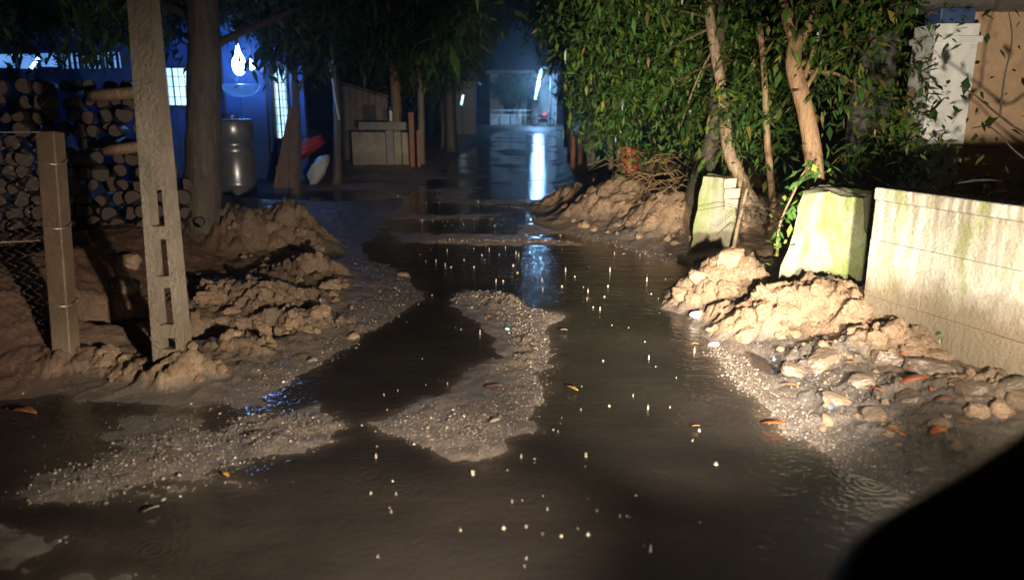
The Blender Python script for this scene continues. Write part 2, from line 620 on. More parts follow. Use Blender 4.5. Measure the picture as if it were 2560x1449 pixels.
# mounds of dug mud: (pixel of the foot's middle, radius x, radius y, height, clod size, colour: 0 road grit .. 1 tan)
MOUNDS = [
    ((1825, 770), 0.52, 0.40, 0.30, 0.17, 1.0),      # boulder-like heap at the water's edge
    ((1800, 815), 0.22, 0.20, 0.13, 0.10, 1.0),
    ((2040, 835), 0.70, 0.36, 0.23, 0.13, 1.0),      # heap before the wall
    ((1880, 850), 0.34, 0.22, 0.16, 0.10, 1.0),
    ((2160, 850), 0.50, 0.35, 0.16, 0.16, 0.9),
    ((2300, 930), 0.55, 0.30, 0.13, 0.20, 0.75),
    ((2450, 1040), 0.42, 0.22, 0.08, 0.14, 0.6),
    ((2130, 930), 0.42, 0.22, 0.10, 0.12, 0.5),
    ((2010, 940), 0.22, 0.18, 0.07, 0.09, 0.3),
    ((2290, 1030), 0.40, 0.20, 0.07, 0.12, 0.5),
    ((1560, 565), 1.10, 1.00, 0.44, 0.34, 1.0),      # long far heap on the right
    ((1690, 600), 0.75, 0.70, 0.40, 0.30, 1.0),
    ((1460, 530), 0.85, 1.10, 0.32, 0.30, 1.0),
    ((1760, 600), 0.55, 0.40, 0.22, 0.26, 1.0),
    ((1640, 470), 1.40, 2.20, 0.55, 0.40, 0.9),
    ((1930, 600), 0.9, 0.5, 0.35, 0.3, 0.6),
    ((720, 640), 0.62, 0.50, 0.46, 0.26, 0.85),      # left heap
    ((600, 650), 0.50, 0.50, 0.42, 0.26, 0.85),
    ((760, 720), 0.55, 0.36, 0.16, 0.13, 0.75),
    ((600, 790), 0.75, 0.35, 0.14, 0.12, 0.75),
    ((740, 840), 0.40, 0.22, 0.10, 0.09, 0.7),
    ((600, 905), 0.34, 0.16, 0.08, 0.08, 0.85),
    ((435, 968), 0.21, 0.20, 0.13, 0.045, 0.95),      # foot of the concrete pole
    ((170, 950), 0.34, 0.26, 0.07, 0.05, 0.8),
    ((330, 945), 0.45, 0.20, 0.03, 0.05, 0.9),
    ((520, 640), 0.6, 0.7, 0.30, 0.30, 0.7),
    ((1265, 770), 0.26, 0.30, 0.055, 0.08, 0.35),    # crest of the gravel spit
    ((1320, 900), 0.14, 0.7, 0.022, 0.07, 0.3),
]
MD = [(G(*p), rx, ry, h, cs, c) for p, rx, ry, h, cs, c in MOUNDS]
PUDDLES = [((575, 855), 0.46, 0.20), ((300, 835), 0.30, 0.25), ((610, 500), 1.1, 1.6), ((830, 490), 1.6, 1.5),
           ((1985, 655), 0.5, 0.25), ((1890, 905), 0.10, 0.28)]
P_LITTER = poly([(1850, 845), (1990, 868), (2130, 905), (2280, 1000), (2420, 1030), (2700, 1120), (2700, 1450), (2100, 1215), (1930, 1030)])
PD = [(G(*p), rx, ry) for p, rx, ry in PUDDLES]


def ground(x, y):
    """height and colour of the ground"""
    x = np.asarray(x, dtype=np.float64)
    y = np.asarray(y, dtype=np.float64)
    wx = x + 0.16 * (fbm(x * 2.6, y * 2.6, 3) - 0.5) + 0.06 * (vnoise(x * 11, y * 11, 8) - 0.5)
    wy = y + 0.22 * (fbm(x * 2.6, y * 2.6, 23) - 0.5) + 0.08 * (vnoise(x * 9, y * 9, 18) - 0.5)
    big = fbm(x * 0.6, y * 0.6, 5)
    mid = fbm(x * 3.1, y * 3.1, 6)
    fine = fbm(x * 14, y * 14, 7)
    far = sstep(7.4, 9.2, y)
    h = -0.05 * (1 - far) + far * (-0.008 + 0.085 * (fbm(x * 0.9, y * 1.1, 41) - 0.5)) + 0.010 * (mid - 0.5)
    # lower left: a film of water over mud, small lumps come through
    fl = sstep(-0.7, -1.5, x) * sstep(4.4, 3.6, y)
    h = h + fl * (0.040 + 0.06 * (fbm(x * 2.0 + y, y * 3.4, 77) - 0.5))
    c = 0.55 * far * sstep(-.012, .004, h) * sstep(40, 25, y)
    # banks
    dr = sdf(PR, wx, wy)
    dl = sdf(PL, wx, wy)
    for d, s in ((dr, 1), (dl, -1)):
        e = sstep(-0.28, 0.10, d)
        inner = sstep(0.15, 0.9, d)
        lift = 0.012 + 0.035 * sstep(0, 0.35, d) + inner * (0.04 + 0.10 * (big - 0.4)) * (1 - .7 * sstep(.9, .4, np.hypot(x - G(400, 930)[0], y - G(400, 930)[1]))) + 0.02 * (mid - 0.5) + 0.014 * (fine - 0.5)
        h = np.where(d > -0.28, h * (1 - e) + lift * e, h)
        c = np.maximum(c, e * (0.22 + 0.62 * inner))
    # higher yard on the left, behind the fence; higher ground behind the right wall
    yl = sstep(-2.5, -3.6, x + 0.10 * (y - 4.5)) * sstep(3.4, 5.4, y) * sstep(13, 9.5, y)
    h = h + yl * (0.28 + 0.25 * (big - 0.4))
    yr = sstep(0.2, 1.4, x - 2.6 - 0.02 * y) * sstep(5.2, 6.2, y)
    h = h + yr * 0.32
    # spit, lens, bar
    for pg, top, w in ((P_SPIT, 0.013, 0.24), (P_LENS, 0.004, 0.26), (P_BAR, 0.003, 0.22)):
        d = sdf(pg, wx, wy)
        e = sstep(-w, w * 0.55, d)
        h = np.where(d > -w, np.maximum(h, -0.05 + e * (0.052 + top) + e * (0.022 * (fine - 0.5) + 0.030 * (mid - 0.5))), h)
        c = np.maximum(c, e * (0.16 if pg is not P_BAR else 0.6))
    d = sdf(P_SHELF, wx, wy)
    sh = sstep(-.2, .15, d)
    h = h + sh * (0.013 + 0.060 * (fbm(x * 1.6 + 1.2 * y, y * 4.5, 91) - .5) + .014 * (fine - .5))
    c = np.maximum(c, sh * .06)
    d = sdf(P_FAR, x, y)
    h = np.where(d > -3, np.maximum(h, -0.05 + 0.13 * sstep(-3, 1, d)), h)
    c = np.maximum(c, sstep(-1, 1, d) * 1.0)
    # mounds, broken into clods
    q = np.zeros_like(h)
    for (g, rx, ry, hh, cs, cc) in MD:
        dx = (wx - g[0]) / rx
        dy = (wy - g[1] - ry * 0.55) / ry
        r = np.sqrt(dx * dx + dy * dy)
        r = r + 0.55 * (fbm(x * 0.55 / rx + 3.3, y * 0.55 / ry, 12) - 0.5) + 0.25 * (fbm(x * 5, y * 5, 13) - 0.5)
        msk = r < 1.25
        if not msk.any():
            continue
        sd = int(cs * 1000) + int(abs(g[0]) * 37)
        f1, f2, cid, ox, oy = worley(x[msk] / cs + 1.3 * (fine[msk] - .5) + 2.0 * (mid[msk] - .5), y[msk] / (cs * .8) + 1.3 * (fine[msk] - .5) - 2.0 * (mid[msk] - .5), sd, True)
        prof = sstep(1.15, 0.12, r[msk])
        crack = sstep(0.0, 0.20, f2 - f1 + .10 * (fine[msk] - .5))
        tilt = ((cid * 7.31) % 1 - .5) * ox + ((cid * 13.7) % 1 - .6) * oy
        g1, g2, gid, gx, gy = worley(x[msk] / (cs * .37) + 2 * mid[msk], y[msk] / (cs * .33) + 2 * fine[msk], sd + 3, True)
        tilt2 = ((gid * 7.31) % 1 - .5) * gx + ((gid * 13.7) % 1 - .5) * gy
        clod = (crack - 1) * min(0.5 * cs, 0.08) + (cid - 0.5) * 0.30 * cs * sstep(1.1, 0.6, r[msk]) + 0.45 * cs * tilt - 0.28 * cs * f1 * f1
        clod = clod + cs * .13 * ((gid - .5) * .6 + 0.9 * tilt2 - .8 * (1 - sstep(0, .18, g2 - g1)) * (gid > .35))
        val = prof * hh * (0.82 + 0.4 * big[msk]) + clod * sstep(0.02, 0.35, prof) + 0.08 * cs * (fine[msk] - 0.5)
        add = np.zeros_like(h)
        add[msk] = np.maximum(val, 0) * 1.0
        q = np.maximum(q, add)
        t = np.zeros_like(h)
        t[msk] = sstep(0.05, 0.4, prof) * cc
        c = np.maximum(c, t)
    h = h + q
    d = sdf(P_LITTER, wx, wy)
    c = c * (1 - 0.95 * sstep(-.10, .12, d) * (0.6 + 0.5 * fine))
    # hollows that hold water
    for g, rx, ry in PD:
        r = np.sqrt(((wx - g[0]) / rx) ** 2 + ((wy - g[1]) / ry) ** 2)
        e = sstep(1.0, 0.55, r)
        h = h * (1 - e) + (-0.03 + 0.03 * (mid - 0.5)) * e
    # general roughness on land
    land = sstep(0.0, 0.06, h)
    near = sstep(26, 9, y)
    low = sdf(P_SPIT, x, y) > -.15
    f1, f2, cid = worley(x * 8.0 + 1.2 * fine, y * 8.0 + 1.2 * mid, 99)
    h = h + land * near * np.where(low, .45, 1.0) * (0.020 * (cid - .5) * sstep(0, .3, f2 - f1) + 0.020 * (0.4 - f1))
    f1, f2, cid = worley(x * 21.0 + 1.5 * mid, y * 21.0 + 1.5 * fine, 98)
    h = h + land * near * np.where(low, .8, 1.0) * (0.013 * (cid - .5) + 0.012 * (0.4 - f1) + 0.010 * (vnoise(x * 60, y * 60, 4) - .5))
    return h, c


def build_ground():
    ys = [0.55]
    while ys[-1] < 150:
        ys.append(ys[-1] + max(0.0105, 0.0058 * ys[-1]))
    ys = np.array(ys)
    s = np.concatenate([np.linspace(-6, -1.6, 12)[:-1], np.linspace(-1.6, -0.80, 40)[:-1], np.linspace(-0.80, 0.80, 430),
                        np.linspace(0.80, 1.6, 40)[1:], np.linspace(1.6, 6, 12)[1:]])
    Y, S = np.meshgrid(ys, s, indexing='ij')
    X = S * (Y + 0.25)
    H, C = ground(X.ravel(), Y.ravel())
    x, y = X.ravel(), Y.ravel()
    n = fbm(x * 1.7, y * 1.7, 55)
    n2 = fbm(x * 5.5, y * 5.5, 56)
    C = np.clip(C + 0.25 * (n2 - 0.5) * (C > 0.05), 0, 1)[:, None]
    grit = np.array([0.100, 0.088, 0.079])
    mud = np.array([0.245, 0.168, 0.104])
    red = np.array([0.13, 0.062, 0.040])
    col = grit * (1 - C) + mud * C
    rl = (sstep(-2.2, -3.0, x + 0.02 * y) * sstep(9.5, 7, y))[:, None] * (0.55 + 0.45 * n[:, None])
    col = col * (1 - 0.85 * rl) + red * 0.85 * rl
    col = col * (0.75 + 0.5 * n[:, None])
    nr, nc = X.shape
    i = np.arange(nr * nc).reshape(nr, nc)
    f = np.stack([i[:-1, :-1], i[:-1, 1:], i[1:, 1:], i[1:, :-1]], -1).reshape(-1, 4)
    me = mesh_from('mud_ground', np.stack([x, y, H], -1), f, M_GROUND, True, col)
    obj('mud_ground', me, kind='structure', label='churned wet mud and grit of the road and its verges')
    # the wide country round it
    z = -0.30
    m = MB()
    m.add([(-600, -300, z), (600, -300, z), (600, 900, z), (-600, 900, z)], [(0, 1, 2, 3)])
    me = mesh_from('ground', m.v, m.f, M_GROUND, False, np.tile([0.12, 0.09, 0.06], (4, 1)))
    obj('ground', me, kind='structure', label='dark open ground around the lane')
    # the flood lies over it in one sheet; where it is shallow the bed shows through the murk
    ys2 = np.concatenate([[-6, -2], ys[:-1:2][ys[:-1:2] < 80]])
    s2 = np.concatenate([s[:50:6], s[50:-50:2], s[-50::6], s[-1:]])
    Y, S = np.meshgrid(ys2, np.unique(s2), indexing='ij')
    X = S * (np.maximum(Y, .55) + 0.25)
    x, y = X.ravel(), Y.ravel()
    hb, cb = ground(x, np.maximum(y, .55))
    dep = np.maximum(-hb, 0)
    e = (np.exp(-dep / 0.012) * .62)[:, None]
    bed = (np.array([0.060, 0.050, 0.041]) * (1 - cb[:, None]) + np.array([0.16, 0.11, 0.07]) * cb[:, None])
    silt = fbm(x * 0.8, y * 2.2, 301)[:, None]
    murk = np.array([0.0125, 0.0120, 0.0125]) * (0.7 + 0.6 * silt)
    murk = murk + np.array([0.010, 0.0055, 0.001]) * silt
    colw = murk * (1 - e) + bed * e
    nr, nc = X.shape
    i = np.arange(nr * nc).reshape(nr, nc)
    f = np.stack([i[:-1, :-1], i[:-1, 1:], i[1:, 1:], i[1:, :-1]], -1).reshape(-1, 4)
    obj('flood_water', mesh_from('flood_water', np.stack([x, y, np.zeros_like(x)], -1), f, M_WATER, True, colw),
        kind='structure', label='muddy rain water flooding the lane')


build_ground()


def gz(x, y):
    return float(ground(np.array([float(x)]), np.array([float(y)]))[0][0])


def on_ground(px, py):
    """first meeting of a sight line with the ground"""
    r = ray(px, py)
    t0 = (-CAMZ) / r[2]
    ts = np.linspace(t0 * 0.72, t0 * 1.02, 90)
    x, y, z = r[0] * ts, r[1] * ts, CAMZ + r[2] * ts
    h, _ = ground(x, y)
    h = np.maximum(h, 0.0)
    k = np.argmax(z <= h)
    return np.array([x[k], y[k], h[k]])


# ------------------------------------------------------------------ foliage
GREENS = np.array([(0.035, 0.085, 0.016), (0.028, 0.070, 0.018), (0.050, 0.105, 0.018), (0.040, 0.075, 0.020), (0.085, 0.115, 0.025)])
YELLOW = np.array([(0.24, 0.20, 0.04), (0.20, 0.15, 0.05)])


def leaf_mesh(name, anchors, per, length, droop=0.5, spread=0.06, width=0.30, yellow=0.04, seed=0, tone=1.0):
    rng = np.random.default_rng(seed)
    a = np.repeat(np.asarray(anchors), per, axis=0)
    n = len(a)
    a = a + rng.normal(0, spread, (n, 3))
    az = rng.uniform(0, 2 * np.pi, n)
    el = rng.normal(-0.75 * droop, 0.45, n)
    L = length * rng.uniform(0.45, 1.15, n) * np.repeat(np.exp(rng.normal(0, .28, len(a) // per)), per)
    d = np.stack([np.cos(az) * np.cos(el), np.sin(az) * np.cos(el), np.sin(el)], -1)
    s = np.stack([-np.sin(az), np.cos(az), np.zeros(n)], -1)
    s = s + np.stack([np.zeros(n), np.zeros(n), rng.normal(0, 0.5, n)], -1)
    s /= np.linalg.norm(s, axis=1)[:, None]
    up = np.cross(s, d)
    W = (L * width * rng.uniform(0.8, 1.2, n))[:, None]
    L1 = L[:, None]
    dz = np.zeros((n, 3))
    dz[:, 2] = -droop * 0.45 * L
    base = a
    mc = a + d * L1 * 0.45 + dz * 0.25 - up * W * 0.12
    ml = mc + s * W * 0.5 + up * W * 0.16
    mr = mc - s * W * 0.5 + up * W * 0.16
    tip = a + d * L1 + dz
    v = np.stack([base, ml, mr, tip, mc], 1).reshape(-1, 3)
    o = (np.arange(n) * 5)[:, None]
    f = np.concatenate([o + np.array([[0, 4, 1]]), o + np.array([[0, 2, 4]]), o + np.array([[4, 2, 3]]), o + np.array([[1, 4, 3]])], 0)
    c = GREENS[rng.integers(0, len(GREENS), n)] * rng.uniform(0.7, 1.35, (n, 1)) * tone
    yl = rng.random(n) < yellow
    c[yl] = YELLOW[rng.integers(0, 2, yl.sum())] * rng.uniform(0.6, 1.2, (yl.sum(), 1))
    return mesh_from(name, v, f, M_LEAF, False, np.repeat(c, 5, axis=0))


def clumps(ells, density, sigma=0.2, seed=0):
    """twig ends gathered in clumps inside ellipsoids; ells: (centre, radii)"""
    rng = np.random.default_rng(seed)
    out = []
    for c, r in ells:
        r = np.array(r)
        vol = 4.19 * r[0] * r[1] * r[2]
        k = max(4, int(density * vol ** 0.8))
        u = rng.normal(0, 1, (k, 3))
        u /= np.linalg.norm(u, axis=1)[:, None]
        rad = rng.uniform(0.35, 1.0, k) ** 0.6
        cc = np.array(c) + u * rad[:, None] * r
        for q in cc:
            m = int(3 + rng.exponential(6))
            out.append(q + rng.normal(0, sigma * rng.uniform(.5, 1.3), (m, 3)) * np.array([1, 1, 0.8]) - np.array([0, 0, .25 * sigma]) * rng.random((m, 1)) * 3)
    return np.concatenate(out)


def smooth_path(pts, n=5):
    pts = [np.array(p, float) for p in pts]
    if len(pts) < 3:
        return [pts[0] + (pts[1] - pts[0]) * k / n for k in range(n + 1)]
    out = []
    for i in range(len(pts) - 1):
        p0, p1, p2, p3 = pts[max(i - 1, 0)], pts[i], pts[i + 1], pts[min(i + 2, len(pts) - 1)]
        for k in range(n):
            t = k / n
            out.append(0.5 * ((2 * p1) + (p2 - p0) * t + (2 * p0 - 5 * p1 + 4 * p2 - p3) * t * t + (3 * p1 - p0 - 3 * p2 + p3) * t ** 3))
    out.append(pts[-1])
    return out


def stem(name, path, r0, r1, mat, parent, flare=0.0, n=12, seed=0, rough=0.07, **kw):
    p = smooth_path(path)
    k = len(p)
    rad = [r0 + (r1 - r0) * i / (k - 1) + flare * math.exp(-i * 1.0) for i in range(k)]
    return MB().tube(p, rad, n, rough, seed).build(name, mat, parent, True, **kw)


def tree(name, label, path, r0, r1, bark, ells, density=26, per=3, length=0.2, branches=(), droop=0.55, yellow=0.04,
         flare=0.05, seed=1, group=None, sigma=0.22, tone=1.0, width=0.30, singles=0):
    base = np.array(path[0], float)
    root = thing(name, label, 'tree', base, group)
    stem('trunk', path, r0, r1, bark, root, flare, seed=seed)
    for j, (bp, b0, b1) in enumerate(branches):
        stem('branch', bp, b0, b1, bark, root, 0, 8, seed + j + 1)
    if ells:
        rng = random.Random(seed)
        top = np.array(path[-1], float)
        mid = np.array(path[len(path) // 2], float)
        for c, r in ells[:5]:
            c = np.array(c, float)
            a = mid + (top - mid) * rng.uniform(0.2, 1.0)
            stem('branch', [a, (a + c) / 2 + np.array([0, 0, 0.15]), c + np.array([0, 0, r[2] * 0.3])], r1 * 0.34, 0.008, bark, root, 0, 6, seed + 50)
        an = clumps(ells, density, sigma, seed)
        obj('crown', leaf_mesh('crown', an, per, length, droop, 0.06, width, yellow, seed, tone), root, kind='stuff')
        if singles:
            rr = np.random.default_rng(seed + 5)
            near = an[np.argsort(an[:, 1] + 0.3 * rr.random(len(an)))][: singles * 4]
            pick = near[rr.permutation(len(near))[:singles]]
            for q, a in enumerate(pick):
                a = a + np.array([0, -0.12, 0])
                me = leaf_mesh('leaf', [(0, 0, 0)], 1, length * 1.15, droop, 0.0, width * 1.2, 0.2, seed * 100 + q, 1.15)
                o = obj('leaf', me, root, False)
                o.location = Vector(a) - root.location
    return root


# right side: pale forked tree over the far heap
D = 8.3
b = on_ground(1880, 572)
t = tree('leaning_tree', 'pale trunked tree leaning left with splayed roots between the two broken wall stubs',
         [P(1885, 565, b[1]), P(1862, 470, b[1] + .1), P(1822, 380, b[1] + .2), P(1812, 290, b[1] + .4), P(1800, 200, b[1] + .5), P(1782, 100, b[1] + .6), P(1760, -60, b[1] + .7)],
         0.085, 0.055, M_BARK_PALE,
         [(P(1650, 270, 11.5), (1.3, 1.0, 0.55)), (P(1560, 230, 12.0), (0.9, 0.9, 0.6)), (P(1700, 330, 10.5), (0.6, 0.6, 0.22)),
          (P(1700, 60, 10.5), (1.0, 0.9, 0.7)), (P(1600, 60, 11), (1.4, 1.2, 0.8)), (P(1870, 270, 9.3), (0.45, 0.5, 0.6)), (P(1520, 330, 12.0), (0.5, 0.6, 0.3)),
          (P(1680, -120, 10), (1.6, 1.4, 0.9))],
         20, 4, 0.125, [([P(1862, 470, b[1] + .1), P(1905, 520, b[1] - .05), P(1925, 575, b[1] - .1)], 0.055, 0.03),
                       ([P(1850, 420, b[1] + .1), P(1855, 520, b[1]), P(1862, 570, b[1] - .05)], 0.05, 0.035)],
         flare=0.05, seed=3, singles=70, tone=1.7, width=.36)
b = on_ground(2045, 470 + 170)
E = 7.0
tree('curved_tree', 'tan trunked tree with a curved stem forking high up behind the larger wall stub',
     [P(2048, 590, E), P(2040, 470, E), P(2030, 370, E), P(2012, 270, E), P(1985, 170, E + .1), P(1990, 90, E + .2)],
     0.088, 0.068, M_BARK_TAN,
     [(P(2120, 130, 7.4), (0.62, 0.6, 0.6)), (P(2170, 270, 7.4), (0.36, 0.4, 0.45)), (P(2080, 40, 7.2), (0.8, 0.6, 0.4)), (P(1880, 150, 9.6), (0.5, 0.5, 0.6)),
      (P(2190, 10, 7.6), (0.5, 0.5, 0.3)), (P(2245, 190, 8.0), (0.28, 0.4, 0.5)), (P(2240, 330, 8.0), (0.22, 0.35, 0.3)), (P(2110, 330, 7.6), (0.25, 0.3, 0.35)), (P(1880, -60, 9.6), (0.9, 0.6, 0.5)), (P(2100, -120, 7.2), (0.9, 0.9, 0.5))],
     23, 3, 0.12, [([P(1990, 110, E + .2), P(1965, 40, E + .2), P(1950, -60, E + .2)], 0.055, 0.035),
                   ([P(1992, 110, E + .2), P(2030, 50, E + .2), P(2060, -60, E + .1)], 0.055, 0.035)],
     flare=0.02, seed=9, singles=80, tone=1.2, width=.36, yellow=.10)
b = 8.6
tree('thin_tree', 'thin reddish stem tree standing between the leaning tree and the larger stub',
     [P(1935, 560, b), P(1928, 460, b), P(1918, 350, b), P(1912, 220, b), P(1900, 60, b)], 0.045, 0.03, M_BARK_TAN,
     [(P(1930, 330, 8.9), (0.35, 0.4, 0.55)), (P(1880, 220, 9.2), (0.5, 0.5, 0.6)), (P(1960, 160, 9.0), (0.5, 0.5, 0.6))], 34, 3, 0.16, seed=14, singles=20, flare=0.02)
tree('dark_trunk_tree', 'dark rough trunked tree just behind the small mossy stub',
     [P(1720, 560, 9.2), P(1745, 470, 9.3), P(1775, 380, 9.5), P(1790, 300, 9.6), P(1795, 150, 9.8), P(1790, -80, 10)], 0.14, 0.09, M_BARK_DARK,
     [(P(1700, 100, 11.5), (1.2, 1, 0.7)), (P(1820, 180, 10.5), (0.6, 0.7, 0.7))], 26, 3, 0.2, seed=21, tone=0.9)

# rows of trees further off on the right: they close the view under the night sky
row = [(1480, 440, 17, 'slim tree beyond the far mud heap on the right'), (1430, 400, 22, 'leafy tree where the right verge narrows toward the far lamp'),
       (1418, 370, 30, 'distant dark tree right of the far lamp')]
for j, (px, py, d, lb) in enumerate(row):
    x = P(px, py, d)
    gx = (x[0], d, max(0, gz(x[0], d)))
    tree('verge_tree', lb, [gx, (gx[0] - .1, d, 1.6), (gx[0], d, 3.6), (gx[0] + .1, d, 5.5)], 0.10, 0.06, M_BARK_GREY,
         [((gx[0] + .3, d, 4.2), (1.6, 1.5, 1.4)), ((gx[0] + .8, d, 2.6), (1.3, 1.3, 0.9)), ((gx[0] - .4, d, 5.6), (1.7, 1.6, 1.2)), ((gx[0] + 1.6, d + 1, 3.4), (1.5, 1.4, 1.4))],
         22, 3, 0.24, seed=30 + j, tone=0.9, group='trees along the right verge')

# left side trees
tree('thick_tree', 'thick dark trunk standing behind the mud heap left of the road',
     [P(515, 650, 7.9), P(512, 560, 7.95), P(508, 420, 8.0), P(510, 260, 8.1), P(510, 100, 8.2), P(500, -150, 8.3)], 0.20, 0.155, M_BARK_DARK,
     [(P(150, -40, 9.5), (1.6, 1.2, 0.7)), (P(420, -120, 9.5), (1.2, 1, 0.5)), (P(900, 10, 11), (1.6, 1.2, 0.7)), (P(760, -90, 10), (1.0, 1.0, 0.6))],
     30, 3, 0.2, seed=41, flare=0.08)
lt = [(738, 470, 14.0, 0.085, M_BARK_GREY, 'straight grey trunk rising beside the leaning brown board'),
      (842, 455, 15.0, 0.085, M_BARK_GREY, 'slender grey trunk right of the pale sack'),
      (990, 415, 20.0, 0.15, M_BARK_TAN, 'brown trunk in front of the old shed'),
      (1052, 405, 20.5, 0.10, M_BARK_GREY, 'tall bare grey trunk right of the concrete yard wall'),
      (1110, 380, 27.0, 0.12, M_BARK_DARK, 'dark distant tree left of the far lamp')]
for j, (px, py, d, r, bk, lb) in enumerate(lt):
    g = P(px, py, d)
    g[2] = gz(g[0], g[1]) - 0.05
    up = P(px - 6, 120, d)
    up2 = P(px - 2, -200, d)
    e = []
    for k in range(5):
        c = P(px + random.uniform(-90, 130), random.uniform(-60, 130) - (40 if j < 2 else 0), d + random.uniform(-1.5, 1.5))
        e.append((c, (random.uniform(.8, 1.4) * d / 16, random.uniform(.8, 1.2), random.uniform(.5, .8) * d / 16)))
    tree('roadside_tree', lb, [g, (g + up) / 2 + np.array([0.04, 0, 0]), up, up2], r, r * 0.75, bk, e, 24, 3, 0.22, seed=60 + j, flare=0.05,
         tone=0.85, group='trees along the left verge')
# canopy joining over the lane, each hanging from a tree off to the side
for j, (px, d, s, lb) in enumerate([(1200, 34, -1, 'distant tree whose crown hangs over the lane from the left'), (1440, 38, 1, 'distant tree whose crown hangs over the lane from the right'),
                                    (1130, 46, -1, 'farthest dark tree left of the lit house'), (1215, 26, -1, 'dark tree leaning its crown over the middle of the lane')]):
    g = P(px, 330, d)
    x0 = g[0] + s * 1.2
    tree('overhanging_tree', lb, [(x0, d, 0), (x0, d, 2.5), (x0 - s * .4, d, 5), (x0 - s * 1.0, d, 8)], 0.18, 0.1, M_BARK_DARK,
         [((x0 - s * 2.2, d, 7.2), (2.6, 2, 1.6)), ((x0, d, 5.2), (2.2, 2, 1.5)), ((x0 + s * 1.5, d, 3.2), (1.8, 1.8, 1.3)), ((x0 - s * 2.5, d, 9.5), (3, 2, 1.6)), ((x0 - s * 4.5, d, 9.0), (2.5, 2, 1.3))],
         14, 4, 0.34, seed=80 + j, tone=0.8, group='crowns over the far lane')


# ------------------------------------------------------------------ right wall, stubs and house
def course_wall():
    ZT = 1.07
    a = G(2192, 468, ZT)
    bq = G(2560, 516, ZT)
    dirv = (bq - a)
    dirv /= np.linalg.norm(dirv)
    nrm = np.array([-dirv[1], dirv[0], 0])
    if np.dot(nrm, a) < 0:
        nrm = -nrm                                   # away from the camera
    root = thing('concrete_wall', 'long low pale concrete wall with green streaks on the right verge', 'wall', (a[0], a[1], 0))
    L = 4.4
    zs = [-0.12, 0.33, 0.72, 0.985]
    th = 0.19
    for r in range(3):
        off = 0.0 if r % 2 == 0 else -0.46
        x = 0.0
        w = 0.92 + off
        while x < L:
            x1 = min(x + w, L)
            j = random.uniform(-0.004, 0.004)
            g = 0.0014
            c = []
            for z in (zs[r] + (g if r else 0), zs[r + 1] - g):
                for (u, v) in ((x + g, j), (x1 - g, j), (x1 - g, th), (x + g, th)):
                    p = a + dirv * u + nrm * v
                    c.append((p[0], p[1], z))
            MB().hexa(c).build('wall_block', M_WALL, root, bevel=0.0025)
            x = x1
            w = 0.92
    c = []
    for z, e in ((0.987, 0.0), (ZT, 0.0)):
        for (u, v) in ((-0.008, -0.012), (L + .01, -0.012), (L + .01, th + .012), (-0.008, th + .012)):
            p = a + dirv * u + nrm * v
            c.append((p[0], p[1], z))
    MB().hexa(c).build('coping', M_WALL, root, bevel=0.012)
    m = MB()
    c = []
    for z in (-0.12, 0.986):                          # mortar core, set back behind the faces
        for (u, v) in ((0.012, 0.012), (L - .01, 0.012), (L - .01, th - .012), (0.012, th - .012)):
            p = a + dirv * u + nrm * v
            c.append((p[0], p[1], z))
    m.hexa(c).build('mortar', M_GREYSHADE, root)
    return a, dirv, nrm


WALL_A, WALL_D, WALL_N = course_wall()


def rough_prism(name, front, depth_vec, mat, parent=None, sub=10, amp=0.012, seed=0, **kw):
    """a cast stub: its front outline (bottom-left, bottom-right, top-right, top-left) pushed back, faces slightly worn"""
    f = [np.array(p, float) for p in front]
    rng = np.random.default_rng(seed)
    n = sub
    V, Fc = [], []
    dv = np.array(depth_vec)

    def patch(p00, p10, p11, p01):
        b0 = len(V)
        for i in range(n + 1):
            for j in range(n + 1):
                u, v = i / n, j / n
                V.append((p00 * (1 - u) + p10 * u) * (1 - v) + (p01 * (1 - u) + p11 * u) * v)
        for i in range(n):
            for j in range(n):
                k = b0 + i * (n + 1) + j
                Fc.append((k, k + n + 1, k + n + 2, k + 1))
    bl, br, tr, tl = f
    patch(bl, br, tr, tl)
    patch(br, br + dv, tr + dv, tr)
    patch(bl + dv, bl, tl, tl + dv)
    patch(tl, tr, tr + dv, tl + dv)
    patch(br + dv, bl + dv, tl + dv, tr + dv)
    V = np.array(V)
    s = 6.0
    off = np.stack([fbm(V[:, 0] * s + V[:, 1] * 3, V[:, 2] * s, seed), fbm(V[:, 0] * s + 40 - V[:, 1] * 4, V[:, 2] * s, seed + 1),
                    fbm(V[:, 0] * s, V[:, 2] * s + 70 + V[:, 1] * 5, seed + 2)], -1) - 0.5
    V = V + off * amp * 4
    return obj(name, mesh_from(name, V, np.array(Fc), mat, False), parent, **kw)


dS = 5.9
fr = [P(1930, 800, dS - 0.05), P(2178, 800, dS - 0.05), P(2160, 492, dS), P(2003, 478, dS)]
rough_prism('wall_stub', fr, (0.26, 0.34, 0), M_STUB, None, 16, 0.022, 3, label='broad concrete wall stub coated with bright green algae', cat='wall stub', group='broken wall stubs')
dS = 8.0
root = thing('wall_stub', 'small mossy broken stub with bare bricks at its corner', 'wall stub', (P(1780, 640, dS)[0], dS, 0), 'broken wall stubs')
rough_prism('stub_body', [P(1722, 640, dS), P(1812, 640, dS), P(1812, 446, dS), P(1757, 440, dS)], (0.14, 0.30, 0), M_STUB, root, 10, 0.012, 8)
rough_prism('stub_foot', [P(1800, 640, dS + .02), P(1840, 640, dS + .02), P(1837, 522, dS + .02), P(1800, 522, dS + .02)], (0.12, 0.26, 0), M_STUB, root, 6, 0.010, 9)
for k, (px, py, w) in enumerate([(1818, 456, .11), (1822, 482, .14), (1820, 508, .12)]):
    p = P(px, py, dS + .06)
    MB().box(p, (w * .62, .10, .052), 0.1, 0.006).build('brick', M_BRICK, root, bevel=0.006)

